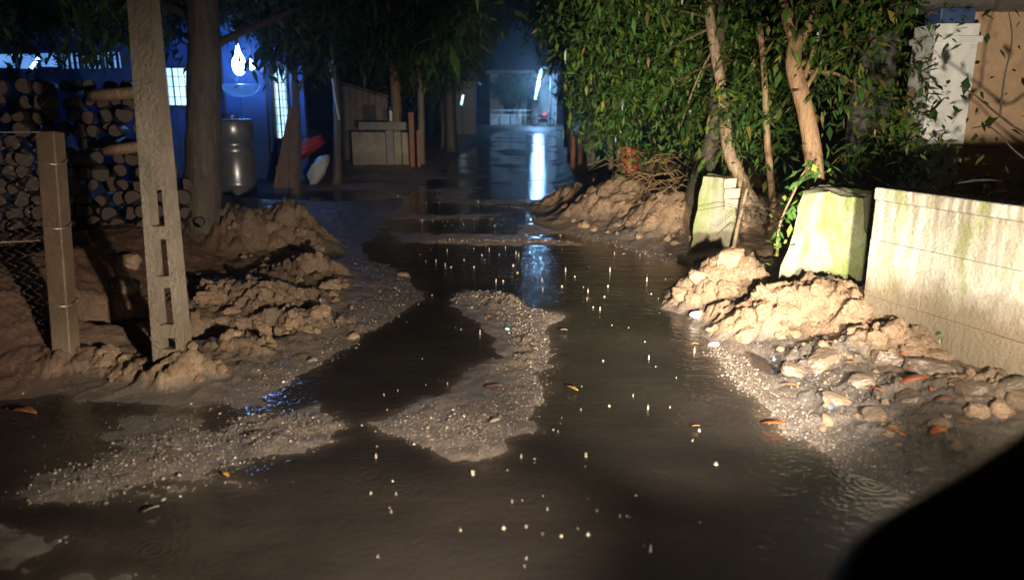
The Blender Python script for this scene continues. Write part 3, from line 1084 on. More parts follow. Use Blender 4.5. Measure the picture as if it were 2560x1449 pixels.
# the house on the right: pillar, wall, roof edge
hp = 8.6
pc = P(2365, 430, hp)
root = thing('house', 'painted house behind the right wall with a pale pillar and beige wall', 'house', (pc[0], hp, 0))
xl, xr = P(2312, 300, hp)[0], P(2418, 300, hp)[0]
zt = P(2360, 58, hp)[2]
MB().box(((xl + xr) / 2, hp + (xr - xl) / 2, zt / 2 - 0.2), ((xr - xl) / 2, (xr - xl) / 2, zt / 2 + 0.2), 0).build('pillar', M_WHITE, root, bevel=0.01)
zc = P(2350, 98, hp)[2]
MB().box(((xl + xr) / 2, hp + (xr - xl) / 2, zc), ((xr - xl) / 2 + 0.03, (xr - xl) / 2 + 0.03, 0.035)).build('pillar_band', M_WHITE, root, bevel=0.008)
MB().box((xr + 0.035, hp + 0.42, zt / 2 - .1), (0.033, 0.12, zt / 2 + .1)).build('shade_strip', M_GREYSHADE, root)  # grey strip added to draw the shadow between pillar and wall
MB().box((xr + 2.6, hp + 0.5, zt / 2), (2.53, 0.11, zt / 2 + .2)).build('wall', M_BEIGE, root)
MB().box((xr + 2.2, hp - 0.25, zt + .22), (2.9, 0.9, 0.06)).build('roof_slab', M_GREYSHADE, root)
bp = P(2390, 42, hp)
MB().box((bp[0], hp + .12, zt + .08), (0.19, 0.16, 0.075)).build('roof_sheet', M_BLUESHEET, root, bevel=0.01)
MB().box((xr + 2.6, hp + 3.2, zt / 2), (2.5, 0.1, zt / 2 + .2)).build('back_wall', M_GREYSHADE, root)


# leafy branch before the house, its backlit dark put into the leaf colour
def sprig():
    d0 = 6.2
    base = P(2620, 330, d0)
    g = np.array([P(2640, 560, d0)[0], d0, 0.3])
    root = thing('leafy_branch', 'thin dark leafy shrub branch crossing in front of the beige wall', 'shrub', g)
    path = [g, base, P(2560, 330, d0), P(2500, 290, d0), P(2440, 240, d0), P(2400, 215, d0)]
    stem('stem', path, 0.014, 0.005, M_BARK_DARK, root, 0, 6)
    stem('stem', [P(2600, 420, d0), P(2540, 380, d0), P(2480, 320, d0), P(2430, 320, d0)], 0.010, 0.004, M_BARK_DARK, root, 0, 6)
    stem('stem', [P(2500, 290, d0), P(2510, 200, d0), P(2530, 100, d0), P(2520, 20, d0)], 0.008, 0.004, M_BARK_DARK, root, 0, 6)
    spots = [(2340, 292), (2400, 245), (2380, 275), (2365, 250), (2450, 235), (2475, 298), (2500, 300), (2455, 310), (2440, 340), (2490, 350), (2520, 240), (2530, 180), (2480, 200),
             (2545, 120), (2500, 130), (2550, 60), (2470, 90), (2440, 160), (2550, 300), (2500, 255), (2420, 200), (2535, 30), (2480, 30), (2555, 200), (2420, 300), (2525, 330), (2460, 260)]
    for k, (px, py) in enumerate(spots):
        me = leaf_mesh('leaf', [(0, 0, 0)], 1, 0.10, 0.8, 0, 0.6, 0.0, 700 + k, 0.38)
        o = obj('leaf', me, root, False)
        o.location = Vector(P(px, py - 8, d0 - .02)) - root.location


sprig()


# vine by the broad stub
def vine():
    g = on_ground(1950, 640)
    d0 = 6.0
    root = thing('green_vine', 'bright green leafy vine climbing the left edge of the broad stub', 'plant', (P(1965, 600, d0)[0], d0, 0.1))
    stem('stem', [P(1942, 640, d0), P(1950, 560, d0), P(1985, 480, d0), P(2010, 430, d0), P(2040, 400, d0 + .2)], 0.012, 0.006, M_BARK_TAN, root, 0, 6)
    k = 0
    rr = random.Random(5)
    pts = smooth_path([P(1944, 620, d0), P(1950, 560, d0), P(1985, 480, d0), P(2010, 430, d0), P(2040, 400, d0 + .2)], 22)
    for p in pts:
        q = np.array(p) + np.array([rr.gauss(0, .05), -0.06 + rr.gauss(0, .03), rr.gauss(0, .05)])
        me = leaf_mesh('leaf', [(0, 0, 0)], 1, 0.085, 0.5, 0, 0.6, 0.0, 900 + k, 1.9)
        o = obj('leaf', me, root, False)
        o.location = Vector(q) - root.location
        k += 1


vine()
# leaning pale stick
g = on_ground(1832, 632)
d = g[1]
tag(stem('leaning_stick', [P(1830, 642, d), P(1842, 575, d + .05), P(1858, 510, d + .1), P(1868, 470, d + .15)], 0.022, 0.014, M_BARK_PALE, None, 0, 8),
    'pale bare stick leaning upright beside the water before the small stub', 'stick')

# red drum and posts by the far heap
d = 12.6
c = P(1572, 475, d)
zt = P(1572, 366, d)[2]
zb = gz(c[0], d) - .05
root = thing('red_drum', 'faded red plastic drum standing in the brush on the far heap', 'drum', (c[0], d, zb))
hh = zt - zb
MB().lathe((c[0], d, zb), [(0.02, 0), (.135, 0), (.14, .03), (.15, hh * .3), (.16, hh * .33), (.152, hh * .36), (.165, hh * .7), (.176, hh * .73), (.168, hh * .76), (.17, hh * .96), (.15, hh), (.02, hh)]).build('body', M_REDDRUM, root, True)
MB().lathe((c[0], d, zb + hh * .90), [(.172, 0), (.182, .01), (.182, .035), (.172, .045)]).build('rim', M_REDDRUM, root, True)
for k, (px, pb, pt, lb) in enumerate([(1525, 480, 345, 'dark wooden stake left of the red drum'), (1545, 476, 360, 'brown wooden stake close against the red drum')]):
    q = P(px, pb, d - .3)
    z0 = gz(q[0], d - .3) - .1
    tag(stem('fence_stake', [(q[0], d - .3, z0), P(px + 3, pt, d - .3)], 0.045, 0.035, M_BARK_DARK if k == 0 else M_PLANK, None, 0, 7), lb, 'stake')
for k, (px, pb, pt, d2, lb) in enumerate([(1432, 408, 330, 19, 'pale wooden stake at the far right verge, left of its pair'), (1450, 404, 318, 20, 'pale wooden stake at the far right verge, nearer the drum')]):
    q = P(px, pb, d2)
    z0 = gz(q[0], d2) - .1
    tag(stem('fence_stake', [(q[0], d2, z0), P(px + 2, pt, d2)], 0.07, 0.06, M_RUST, None, 0, 7), lb, 'stake')


# dry brush of roots and twigs on the far heap
def brush(name, label, boxes, n, mat, seed, rad=0.006):
    rr = random.Random(seed)
    m = MB()
    for k in range(n):
        (x0, y0, x1, y1, d) = rr.choice(boxes)
        p = P(rr.uniform(x0, x1), rr.uniform(y0, y1), d + rr.uniform(-.6, .6))
        a = rr.uniform(0, 6.28)
        L = rr.uniform(.15, .6)
        q = p + np.array([math.cos(a) * L, math.sin(a) * L * .6, rr.uniform(-.5, .2) * L])
        mid = (p + q) / 2 + np.array([0, 0, rr.uniform(.02, .14)])
        m.tube([p, mid, q], [rad, rad * .9, rad * .5], 4)
    m.build(name, mat, None, True, label=label, kind='stuff')


brush('dry_brush', 'tangled dry roots and twigs over the far mud heap', [(1590, 385, 1740, 500, 10.2), (1540, 400, 1640, 480, 11.5), (1620, 420, 1720, 520, 9.6)], 130, M_BARK_TAN, 4)
brush('fallen_twigs', 'thin twigs and roots on the bank behind the leaning stick', [(1850, 490, 1960, 570, 8.0)], 36, M_BARK_DARK, 5, 0.004)
tag(stem('hoop_stem', [P(2300, 505, 4.9), P(2345, 480, 5.0), P(2400, 458, 5.1), P(2470, 450, 5.2), P(2540, 462, 5.2), P(2580, 490, 5.1)], 0.010, 0.006, M_BARK_GREY, None, 0, 6),
    'thin grey stem arching over the top of the right wall', 'stem')
# low undergrowth behind the wall
e = [(P(2450, 455, 5.6), (.5, .4, .10)), (P(2100, 455, 6.8), (.3, .3, .10)), (P(2250, 360, 8.2), (.15, .4, .4)), (P(2220, 400, 8.4), (.25, .5, .3))]
obj('undergrowth', leaf_mesh('undergrowth', clumps(e, 60, .12, 5), 3, 0.12, .4, .05, .35, .1, 5, 0.8), kind='stuff', label='dark low undergrowth behind the right wall')


# plants on mud by the wall
def weed(px, py, label, n, L, seed, tone=1.4):
    g = on_ground(px, py)
    root = thing('weed', label, 'plant', g)
    rr = random.Random(seed)
    stem('stem', [g, g + np.array([.01, 0, L * .8]), g + np.array([0.02, 0, L * 1.4])], 0.006, 0.003, M_BARK_TAN, root, 0, 5)
    for k in range(n):
        me = leaf_mesh('leaf', [(0, 0, 0)], 1, L * .8, .6, 0, .42, 0, seed * 50 + k, tone)
        o = obj('leaf', me, root, False)
        o.location = (rr.gauss(0, .015), rr.gauss(0, .015), L * rr.uniform(.5, 1.4))


weed(2352, 862, 'single green weed sprouting at the foot of the right wall', 14, 0.055, 3)
weed(1745, 560, 'small dusty weed on the mud below the small stub', 8, 0.09, 4, 0.8)

# ------------------------------------------------------------------ left: concrete pole, fence, logs
g = G(428, 948, 0)
d0 = g[1]
pole = thing('utility_pole', 'leaning concrete utility pole with rectangular slots on the left verge', 'utility pole', (g[0], d0, 0))


def slotted_pole():
    b0 = np.array(P(428, 960, d0))
    topc = P(352, 60, d0 + .25)
    ax = topc - b0
    ln = np.linalg.norm(ax)
    ax /= ln
    wbot, wtop = 0.215, 0.150
    th = 0.085
    xr = np.array([math.cos(-0.12), math.sin(-0.12), 0])
    xr -= ax * np.dot(xr, ax)
    xr /= np.linalg.norm(xr)
    yr = np.cross(ax, xr)                           # towards the back
    if yr[1] < 0:
        yr = -yr
    # slots along the pole, from pixel rows measured on the face
    rows = [(840, 868), (718, 808), (598, 690), (474, 566)]
    def tof(py):
        return (np.dot(np.array(P(400, py, d0 + .1)) - b0, ax)) / ln
    slots = sorted([(tof(b_), tof(a_)) for a_, b_ in rows])
    L = 1.55                                        # goes on above the picture
    m = MB()

    def sec(t0, t1, u0, u1, v0, v1):
        c = []
        for t in (t0, t1):
            w = wbot + (wtop - wbot) * t
            o = b0 + ax * ln * t
            for (u, v) in ((u0, v0), (u1, v0), (u1, v1), (u0, v1)):
                p = o + xr * u * w / 2 + yr * v * th
                c.append(tuple(p))
        m.hexa(c)
    s0 = 0.47
    prev = -0.05
    for a_, b_ in slots:
        sec(prev, a_, -1, 1, 0, 1)
        sec(a_, b_, -1, -s0, 0, 1)
        sec(a_, b_, s0, 1, 0, 1)
        prev = b_
    sec(prev, L, -1, 1, 0, 1)
    o = m.build('shaft', M_POLE, pole)
    return b0, ax, ln


slotted_pole()
p0 = thing('fence_post', 'short concrete fence post carrying chain link wire at far left', 'fence post', (P(165, 900, d0 + .15)[0], d0 + .15, 0))
bp = P(170, 930, d0 + .15)
tp = P(125, 330, d0 + .35)
MB().bar(bp, tp, 0.115, 0.11).build('post', M_POST, p0, bevel=0.008)
for t in (0.62, 0.3, 0.88):
    q = bp + (tp - bp) * t + np.array([0.0, -0.06, 0])
    a = [q + np.array([0.08 * math.cos(x), 0.085 * math.sin(x) + .06, 0.012 * math.sin(2 * x)]) for x in np.linspace(0, 6.28, 16)]
    MB().tube(a, 0.004, 5).build('tie_wire', M_WIRE, p0, True)


def chain_link():
    a = np.array([tp[0] - .02, d0 + .30, 0])
    b_ = np.array([-5.6, d0 - .55, 0])
    root = thing('chain_link_fence', 'rusty chain link fence hung left of the short concrete post', 'fence', (a[0], a[1], .1))
    ln = np.linalg.norm(b_ - a)
    dv = (b_ - a) / ln
    z0, z1, pit = 0.12, 1.45, 0.060
    m = MB()
    nw = int(ln / pit)
    for k in range(nw):
        pts = []
        s = 0
        z = z0
        while z < z1:
            u = (k + (1.03 if s % 2 else -0.03)) * pit
            pts.append(a + dv * u + np.array([0, 0.004 * (1 if s % 2 else -1), z]))
            z += pit * .55
            s += 1
        m.tube(pts, 0.0007, 4)
    m.build('wire_mesh', M_WIRE, root, True, kind='stuff')
    for z in (z0, .8, z1):
        MB().tube([a + np.array([0, 0, z]), b_ + np.array([0, 0, z])], 0.0028, 5).build('strand', M_WIRE, root, True)


chain_link()


def log_things():
    """stacked firewood; pale sawn ends face the lane"""
    rr = random.Random(12)
    protos = []
    GR = 'sawn logs stacked behind the fence'
    LB = 'cut log with pale sawn end in the dark stack behind the fence'
    n = 0
    for row_ in range(11):
        zz = 0.40 + row_ * 0.138
        w0, w1 = P(-60, 300, 7.6)[0], P(478 - row_ * 14, 300, 7.6)[0]
        x = w0 + rr.uniform(0, .1)
        while x < w1:
            r = rr.uniform(0.052, 0.088)
            yy = 7.6 + rr.uniform(-.12, .12) + 0.1 * (x + 4)
            z = zz + rr.uniform(-.02, .02)
            if len(protos) < 4:
                root = thing('log', LB, 'log', (x, yy, z), GR)
                L = rr.uniform(.9, 1.2)
                MB().tube([(0, 0, 0), (0.01, L * .5, .01), (0, L, 0)], [1, 1.03, .98], 12, .06, n).build('bark', M_WOOD, root, True, world_co=False)
                me_ = root.children[0]
                me_.scale = (1, 1, 1)
                e = MB().tube([(0, -.012, 0), (0, .006, 0)], [.90, .92], 12, .05, n).build('sawn_end', M_LOGEND, root, False, world_co=False)
                # radius is the object's scale across the log
                root.scale = (r, 1, r)
                protos.append(root)
            else:
                p = protos[n % 4]
                root = p.copy()
                COL.objects.link(root)
                root.location = (x, yy, z)
                root.scale = (r, 1, r)
                for ch in p.children:
                    c2 = ch.copy()
                    COL.objects.link(c2)
                    c2.parent = root
            px_ = x / yy * 1.05 * F + CX
            root['label'] = ('cut log with pale sawn end stacked left of the short fence post' if px_ < 160 else
                             'cut log with pale sawn end stacked between the short post and the tall pole' if px_ < 400 else
                             'cut log with pale sawn end stacked between the tall pole and the thick trunk')
            root.rotation_euler = (rr.uniform(-.06, .06), rr.uniform(0, 6), -math.atan2(x, yy) + rr.uniform(-.12, .12))
            n += 1
            x += 2 * r * rr.uniform(1.0, 1.15)


log_things()
# two bigger logs lying on the stack by the pole
for k, (px, py, d, r, L, lb) in enumerate([(312, 372, 6.9, .05, .35, 'short thick billet resting beside the pole with its end outward'),
                                           (300, 235, 7.2, .055, .6, 'longer pale log lying across the top of the stack near the pole')]):
    p = P(px, py, d)
    root = thing('log', lb, 'log', p)
    MB().tube([p + np.array([-L / 2, 0, -.02]), p, p + np.array([L / 2, .1, .03])], [r, r * 1.05, r * .95], 12, .06, 5).build('bark', M_PLANK, root, True)
    q = p + np.array([-L / 2 - .012, 0, -.02])
    MB().tube([q, q + np.array([.02, .002, 0])], r * .9, 12, .03).build('sawn_end', M_LOGEND, root)

# ------------------------------------------------------------------ left: the lit house
HY = 14.6


def lit_house():
    root = thing('lit_house', 'blue fronted house lit by cold lamps behind the left trees', 'house', (P(560, 500, HY)[0], HY, 0))
    x0, x1 = P(-700, 300, HY)[0], P(735, 300, HY)[0]
    wy = HY + 0.9
    zt = 4.6
    # front wall built round its two lit openings
    wxa, wxb = P(392, 200, wy)[0], P(480, 200, wy)[0]
    wza, wzb = P(430, 268, wy)[2], P(430, 166, wy)[2]
    dxa, dxb = P(681, 200, wy)[0], P(722, 200, wy)[0]
    dza, dzb = P(700, 350, wy)[2], P(700, 166, wy)[2]

    def wall(xa, xb, za, zb):
        k = max(1, int(round((xb - xa) / .34)))
        for q in range(k):
            a, b_ = xa + (xb - xa) * q / k, xa + (xb - xa) * (q + 1) / k
            MB().box(((a + b_) / 2, wy + random.uniform(-.012, .012) + .02 * (q % 2), (za + zb) / 2), ((b_ - a) / 2 - .004, .08, (zb - za) / 2 - .001)).build('wall_sheet', M_HOUSEWALL, root)
    eave0, eave1 = P(130, 172, wy), P(312, 120, wy)
    exa, exb = P(-60, 200, wy)[0], P(312, 200, wy)[0]
    eza, ezb = P(200, 172, wy)[2], P(200, 128, wy)[2]
    wall(x0, exa, 0, zt)
    wall(exa, exb, 0, eza)
    wall(exa, exb, ezb, zt)
    wall(exb, wxa, 0, zt)
    wall(wxa, wxb, 0, wza)
    wall(wxa, wxb, wzb, zt)
    wall(wxb, dxa, 0, zt)
    wall(dxa, dxb, 0, dza)
    wall(dxa, dxb, dzb, zt)
    wall(dxb, x1, 0, zt)

    def window(xa, xb, za, zb, nv, nh, mat):
        fr_ = MB()
        fr_.box(((xa + xb) / 2, wy - .07, zb - .02), ((xb - xa) / 2, .04, .02)).box(((xa + xb) / 2, wy - .07, za + .02), ((xb - xa) / 2, .04, .02))
        fr_.box((xa + .02, wy - .07, (za + zb) / 2), (.02, .038, (zb - za) / 2 - .04)).box((xb - .02, wy - .07, (za + zb) / 2), (.02, .038, (zb - za) / 2 - .04))
        w = fr_.build('window', M_DARKMETAL, root)
        pn = MB().box(((xa + xb) / 2, wy + .03, (za + zb) / 2), ((xb - xa) / 2 - .002, .012, (zb - za) / 2 - .002)).build('pane', mat, w)
        for k in range(1, nv):
            x = xa + (xb - xa) * k / nv
            MB().tube([(x, wy - .07, za + .03), (x, wy - .07, zb - .03)], .007 if k != nv // 2 else .016, 6).build('bar', M_DARKMETAL, w)
        for k in range(1, nh):
            z = za + (zb - za) * k / nh
            MB().box(((xa + xb) / 2, wy - .055, z), ((xb - xa) / 2 - .03, .006, .006)).build('bar', M_DARKMETAL, w)
    window(wxa, wxb, wza, wzb, 6, 4, M_LITPANE)
    window(dxa, dxb, dza, dzb, 5, 9, M_LITPANE)
    # gap under the eaves: lit strips between posts
    n = 7
    for k in range(n):
        xa = exa + (exb - exa) * k / n
        xb = exa + (exb - exa) * (k + 1) / n
        MB().box(((xa + xb) / 2, wy + .04, (eza + ezb) / 2 - .02 * (k % 3)), ((xb - xa) / 2 - .06, .012, (ezb - eza) / 2 - .02 - .02 * (k % 2))).build('eave_glow', M_LITEAVE, root)
        for q in range(4 if k > 3 else 1):
            x = xa + (xb - xa) * q / 4 + .02
            MB().box((x, wy - .02, (eza + ezb) / 2), (.018, .03, (ezb - eza) / 2 + .02)).build('baluster', M_DARKMETAL, root)
    # blue roof sheets leaning over the front
    nsh = 16
    xs = np.linspace(x0, x1 + .3, nsh + 1)
    for k in range(nsh):
        m = MB()
        ncor = 8
        for c in range(ncor):
            xa = xs[k] + (xs[k + 1] - xs[k]) * c / ncor
            xm = xa + (xs[k + 1] - xs[k]) * .5 / ncor
            xb = xa + (xs[k + 1] - xs[k]) / ncor
            zl, zh = 3.35, 4.9
            yl, yh = wy - 0.55, wy + 1.6
            m.add([(xa, yl, zl), (xm, yl, zl + .025), (xb, yl, zl), (xa, yh, zh), (xm, yh, zh + .025), (xb, yh, zh)], [(0, 1, 4, 3), (1, 2, 5, 4)])
        m.build('roof_sheet', M_BLUESHEET, root)
    MB().box(((x0 + x1) / 2, wy - .40, 3.28), ((x1 - x0) / 2, .03, .05)).build('beam', M_DARKMETAL, root)
    for (pa, pb, y0, y1) in ((618, 634, 24, 38), (637, 662, 30, 50), (664, 668, 30, 56), (702, 712, 46, 66)):
        a, b_ = P(pa, y1, wy - .12), P(pb, y0, wy - .12)
        MB().box(((a[0] + b_[0]) / 2, wy - .12, (a[2] + b_[2]) / 2), ((b_[0] - a[0]) / 2, .012, (b_[2] - a[2]) / 2)).build('eave_glow', M_LITEAVE, root)
    for px in (548, 655, 668):
        a = P(px, 100, wy - .2)
        MB().tube([(a[0], wy - .2, 0), (a[0], wy - .2, 3.25)], .022, 6).build('pipe', M_DARKMETAL, root, True)
    # hanging lamp with glass bowl
    for (px, py, rw, rh, bowl, lb, en) in ((597, 160, .12, .26, True, 'brilliant hanging lamp over a glass bowl on the blue house front', 1.0),
                                           (629, 165, .06, .09, False, 'smaller bright bulb right of the hanging bowl lamp', 0.35)):
        c = P(px, py, HY - .15)
        r_ = thing('lamp', lb, 'lamp', c)
        MB().lathe(tuple(c), [(.01, -rh * .8), (rw * .5, -rh * .72), (rw * .85, -rh * .5), (rw, -rh * .15), (rw * .92, rh * .2), (rw * .66, rh * .55), (rw * .38, rh * .85), (rw * .2, rh * 1.2), (.012, rh * 1.5)]).build('bulb', M_LAMP, r_, True)
        MB().tube([c + np.array([0, 0, rh]), c + np.array([0, 0, 1.2]), c + np.array([0, .7, 1.3])], .012, 6).build('cord', M_DARKMETAL, r_)
        if bowl:
            MB().lathe((c[0], c[1], c[2] - .38), [(.04, -.22), (.18, -.20), (.30, -.12), (.36, 0), (.34, 0.01), (.28, -.10), (.17, -.17), (.04, -.19)], 28).build('bowl', M_SHADE, r_, True)
        l = bpy.data.lights.new('lamp_glow', 'POINT')
        l.energy = HOUSE_LAMP * en
        l.color = LED_COL
        l.shadow_soft_size = rw * 0.8
        lo = bpy.data.objects.new('lamp_glow', l)
        COL.objects.link(lo)
        lo.parent = r_
        lo.location = (0, -0.32, -.06)


lit_house()
# small lamp at the far left, its flare shaped as a slanting tube
c = P(92, 152, 11.0)
r_ = thing('tube_lamp', 'small lamp at far left, its flare shaped as a slanting tube', 'lamp', c)
MB().tube([P(96, 146, 11.0), P(78, 170, 11.0)], .022, 8).build('tube', mat_lamp('far_left_led', (0.35, 0.6, 1.0), 8.0), r_, True)
MB().bar(P(99, 142, 11.03), P(74, 175, 11.03), .04, .03).build('fitting', M_DARKMETAL, r_)
MB().tube([P(99, 142, 11.05), P(110, 60, 11.3)], .008, 5).build('cord', M_DARKMETAL, r_)

# dark drum before the house
d = 11.8
c = P(597, 500, d)
zt = P(597, 290, d)[2]
root = thing('steel_drum', 'tall grey ribbed metal drum standing before the blue lit house front', 'drum', (c[0], d, -.02))
H_ = zt
MB().lathe((c[0], d, -.05), [(.02, 0), (.28, 0), (.30, .04), (.30, H_ * .30), (.312, H_ * .32), (.30, H_ * .34), (.30, H_ * .66), (.315, H_ * .68), (.27, H_ * .72), (.27, H_ * .76), (.315, H_ * .80), (.31, H_ * .97), (.29, H_), (.02, H_)], 28).build('body', M_DRUM, root, True)
MB().lathe((c[0], d, zt - .04), [(.10, 0), (.12, .01), (.12, .05), (.01, .055)], 16).build('lid', M_DRUM, root, True)

# leaning board, sack, red plastic
d = 13.2
root = thing('leaning_board', 'wide brown board leaning against the grey trunk', 'board', (P(710, 470, d)[0], d, 0))
m = MB()
c8 = []
a, b_, c, e = P(682, 470, d), P(742, 470, d), P(748, 268, d + .35), P(722, 268, d + .35)
dv = np.array([0, .05, 0])
m.hexa([a, b_, b_ + dv, a + dv, e, c, c + dv, e + dv]).build('panel', M_PLANK, root, bevel=.006)
m = MB()
m.bar(P(690, 420, d - .03), P(742, 420, d - .03), .03, .06).build('batten', M_PLANK, root)


def rock(name, label, cat, c, rad, mat, seed, rx=0, ry=0, rough=.10, sub=2):
    """a broken lump: hull of random points, then cut finer and roughened"""
    import bmesh
    rg = np.random.default_rng(seed)
    bm = bmesh.new()
    for q in rg.uniform(-1, 1, (15, 3)):
        q = q / max(.55, np.max(np.abs(q))) * rg.uniform(.75, 1)
        bm.verts.new(q)
    r = bmesh.ops.convex_hull(bm, input=bm.verts[:])
    bmesh.ops.delete(bm, geom=[v for v in bm.verts if not v.link_faces], context='VERTS')
    bmesh.ops.triangulate(bm, faces=bm.faces[:])
    for _ in range(sub):
        bmesh.ops.subdivide_edges(bm, edges=bm.edges[:], cuts=1, use_grid_fill=True, smooth=.25)
        bmesh.ops.triangulate(bm, faces=bm.faces[:])
    co = np.array([v.co[:] for v in bm.verts])
    o = seed * 3.7
    for a in range(3):
        b_, c_ = (a + 1) % 3, (a + 2) % 3
        co[:, a] += rough * 2.2 * (fbm(co[:, b_] * 1.6 + o + co[:, a], co[:, c_] * 1.6 - o, seed + a) - .5)
        co[:, a] += rough * 1.1 * (vnoise(co[:, b_] * 5 + o + co[:, a] * 3, co[:, c_] * 5 - o, seed + a + 7) - .5)
    co *= np.array(rad)
    for v, q in zip(bm.verts, co):
        v.co = q
    me = bpy.data.meshes.new(name)
    bm.to_mesh(me)
    bm.free()
    me.materials.append(mat)
    ob = bpy.data.objects.new(name, me)
    COL.objects.link(ob)
    ob.location = [float(x) for x in c]
    ob.rotation_euler = (rx, ry, 0)
    return tag(ob, label, cat)


def blob(name, label, cat, c, rad, mat, seed, amp=.25, rx=0, ry=0, sub=3):
    import bmesh
    bm = bmesh.new()
    bmesh.ops.create_icosphere(bm, subdivisions=sub, radius=1)
    co = np.array([v.co[:] for v in bm.verts])
    nz = fbm(co[:, 0] * 1.7 + seed * 3.1, co[:, 1] * 1.7 + co[:, 2] * 2.3, seed) + .5 * fbm(co[:, 0] * 4.5 + co[:, 2] * 3 + seed, co[:, 1] * 4.5 - co[:, 2] * 2, seed + 3) - .75
    co = co * (1 + amp * nz * 2)[:, None] * np.array(rad)
    for v, q in zip(bm.verts, co):
        v.co = q
    me = bpy.data.meshes.new(name)
    bm.to_mesh(me)
    bm.free()
    me.materials.append(mat)
    for p in me.polygons:
        p.use_smooth = True
    o = bpy.data.objects.new(name, me)
    COL.objects.link(o)
    o.location = [float(x) for x in c]
    o.rotation_euler = (rx, ry, random.uniform(0, 0.6))
    return tag(o, label, cat)


c = P(797, 425, 14.2)
blob('sack', 'pale woven sack slumped against the slender trunk base', 'sack', c, (.15, .15, .30), M_SACK, 4, .38, 0, .5)
c = P(765, 368, 14.8)
blob('plastic_sheet', 'crumpled shiny red plastic sheet behind the leaning board', 'plastic sheet', c, (.36, .2, .12), M_RED, 6, .8, 0, -.5)
c = P(800, 345, 16.5)
# blue-lit thin stem
stem_o = stem('sapling', [P(848, 300, 14.4), P(836, 235, 14.4), P(828, 185, 14.4), P(815, 135, 14.4)], .022, .012, M_WHITE, None, 0, 6)
tag(stem_o, 'thin pale bent pipe catching blue light beside the slender trunk', 'pipe')
stem_o.name = 'bent_pipe'


# ------------------------------------------------------------------ left: shed and yard wall
def shed():
    d = 21.5
    root = thing('shed', 'old low shed with a sloping sheet roof behind the yard wall', 'shed', (P(940, 400, d)[0], d, 0))
    def q(px, py, dd=0):
        return P(px, py, d + dd)
    xl, xr = q(862, 300)[0], q(972, 300)[0]
    zl, zr = q(866, 212)[2], q(972, 245)[2]
    nb = 7
    for k in range(nb):
        a, b_ = xl + (xr - xl) * k / nb, xl + (xr - xl) * (k + 1) / nb - .015
        za, zb = zl + (zr - zl) * k / nb, zl + (zr - zl) * (k + 1) / nb
        j = random.uniform(-.015, .015)
        zb0 = 0.0 if k not in (3, 4) else q(920, 262)[2]
        MB().hexa([(a, d + j, zb0), (b_, d + j, zb0), (b_, d + .03 + j, zb0), (a, d + .03 + j, zb0), (a, d + j, za), (b_, d + j, zb), (b_, d + .03 + j, zb), (a, d + .03 + j, za)]).build('board', M_SHEDWALL, root)
    MB().hexa([(xl - .1, d + .06, 0), (xr, d + .06, 0), (xr, d + 2.4, 0), (xl - .1, d + 2.4, 0), (xl - .1, d + .06, zl - .02), (xr, d + .06, zr - .02), (xr, d + 2.4, zr + .2), (xl - .1, d + 2.4, zl + .2)]).build('body', M_DARKMETAL, root)
    for k in range(4):
        a, b_ = xl - .15 + (xr - xl + .5) * k / 4, xl - .15 + (xr - xl + .5) * (k + 1) / 4
        za, zb = zl + .04 + (zr - zl) * (a - xl) / (xr - xl), zl + .04 + (zr - zl) * (b_ - xl) / (xr - xl)
        MB().hexa([(a, d - .5, za), (b_ + .03, d - .5, zb), (b_ + .03, d + 2.6, zb + .22), (a, d + 2.6, za + .22), (a, d - .5, za + .03), (b_ + .03, d - .5, zb + .03), (b_ + .03, d + 2.6, zb + .25), (a, d + 2.6, za + .25)]).build('roof_sheet', M_ROOFSHEET, root)
    # yard wall of cast slabs
    d2 = 19.8
    r2 = thing('yard_wall', 'low yard wall of cast concrete slabs in front of the shed', 'wall', (P(950, 410, d2)[0], d2, 0))
    for (pa, pb, pt, pbt, mt) in ((878, 962, 330, 425, M_PANEL), (964, 982, 326, 425, M_GREYSHADE), (984, 1002, 330, 425, M_PANEL), (1004, 1020, 331, 425, M_PANEL)):
        a, b_ = P(pa, pt, d2), P(pb, pt, d2)
        MB().box(((a[0] + b_[0]) / 2, d2 + .06, a[2] / 2 - .05), ((b_[0] - a[0]) / 2, .06, a[2] / 2 + .05), 0, .006).build('slab', mt, r2, bevel=.008)
    a, b_ = P(896, 306, d2), P(1016, 324, d2)
    MB().box(((a[0] + b_[0]) / 2, d2 + .07, (a[2] + b_[2]) / 2), ((b_[0] - a[0]) / 2, .10, (a[2] - b_[2]) / 2), 0, .01).build('capping', M_GREYSHADE, r2)
    # rusty post pair
    for (pa, pb, pt, dd, lb) in ((1022, 1034, 285, 19.3, 'broad reddish post at the right end of the yard wall'), (1042, 1050, 330, 19.5, 'narrow reddish post beside the bare grey trunk')):
        a, b_ = P(pa, pt, dd), P(pb, pt, dd)
        tag(MB().box(((a[0] + b_[0]) / 2, dd, a[2] / 2), ((b_[0] - a[0]) / 2, .06, a[2] / 2 + .05), .1, .012).build('gate_post', M_RUST, None, bevel=.01), lb, 'post')
    tag(MB().box(P(977, 290, 19.4), (.035, .03, .13), .1).build('hanging_bottle', M_SACK, None, bevel=.015), 'pale bottle hung on the brown trunk by the shed', 'bottle')


shed()


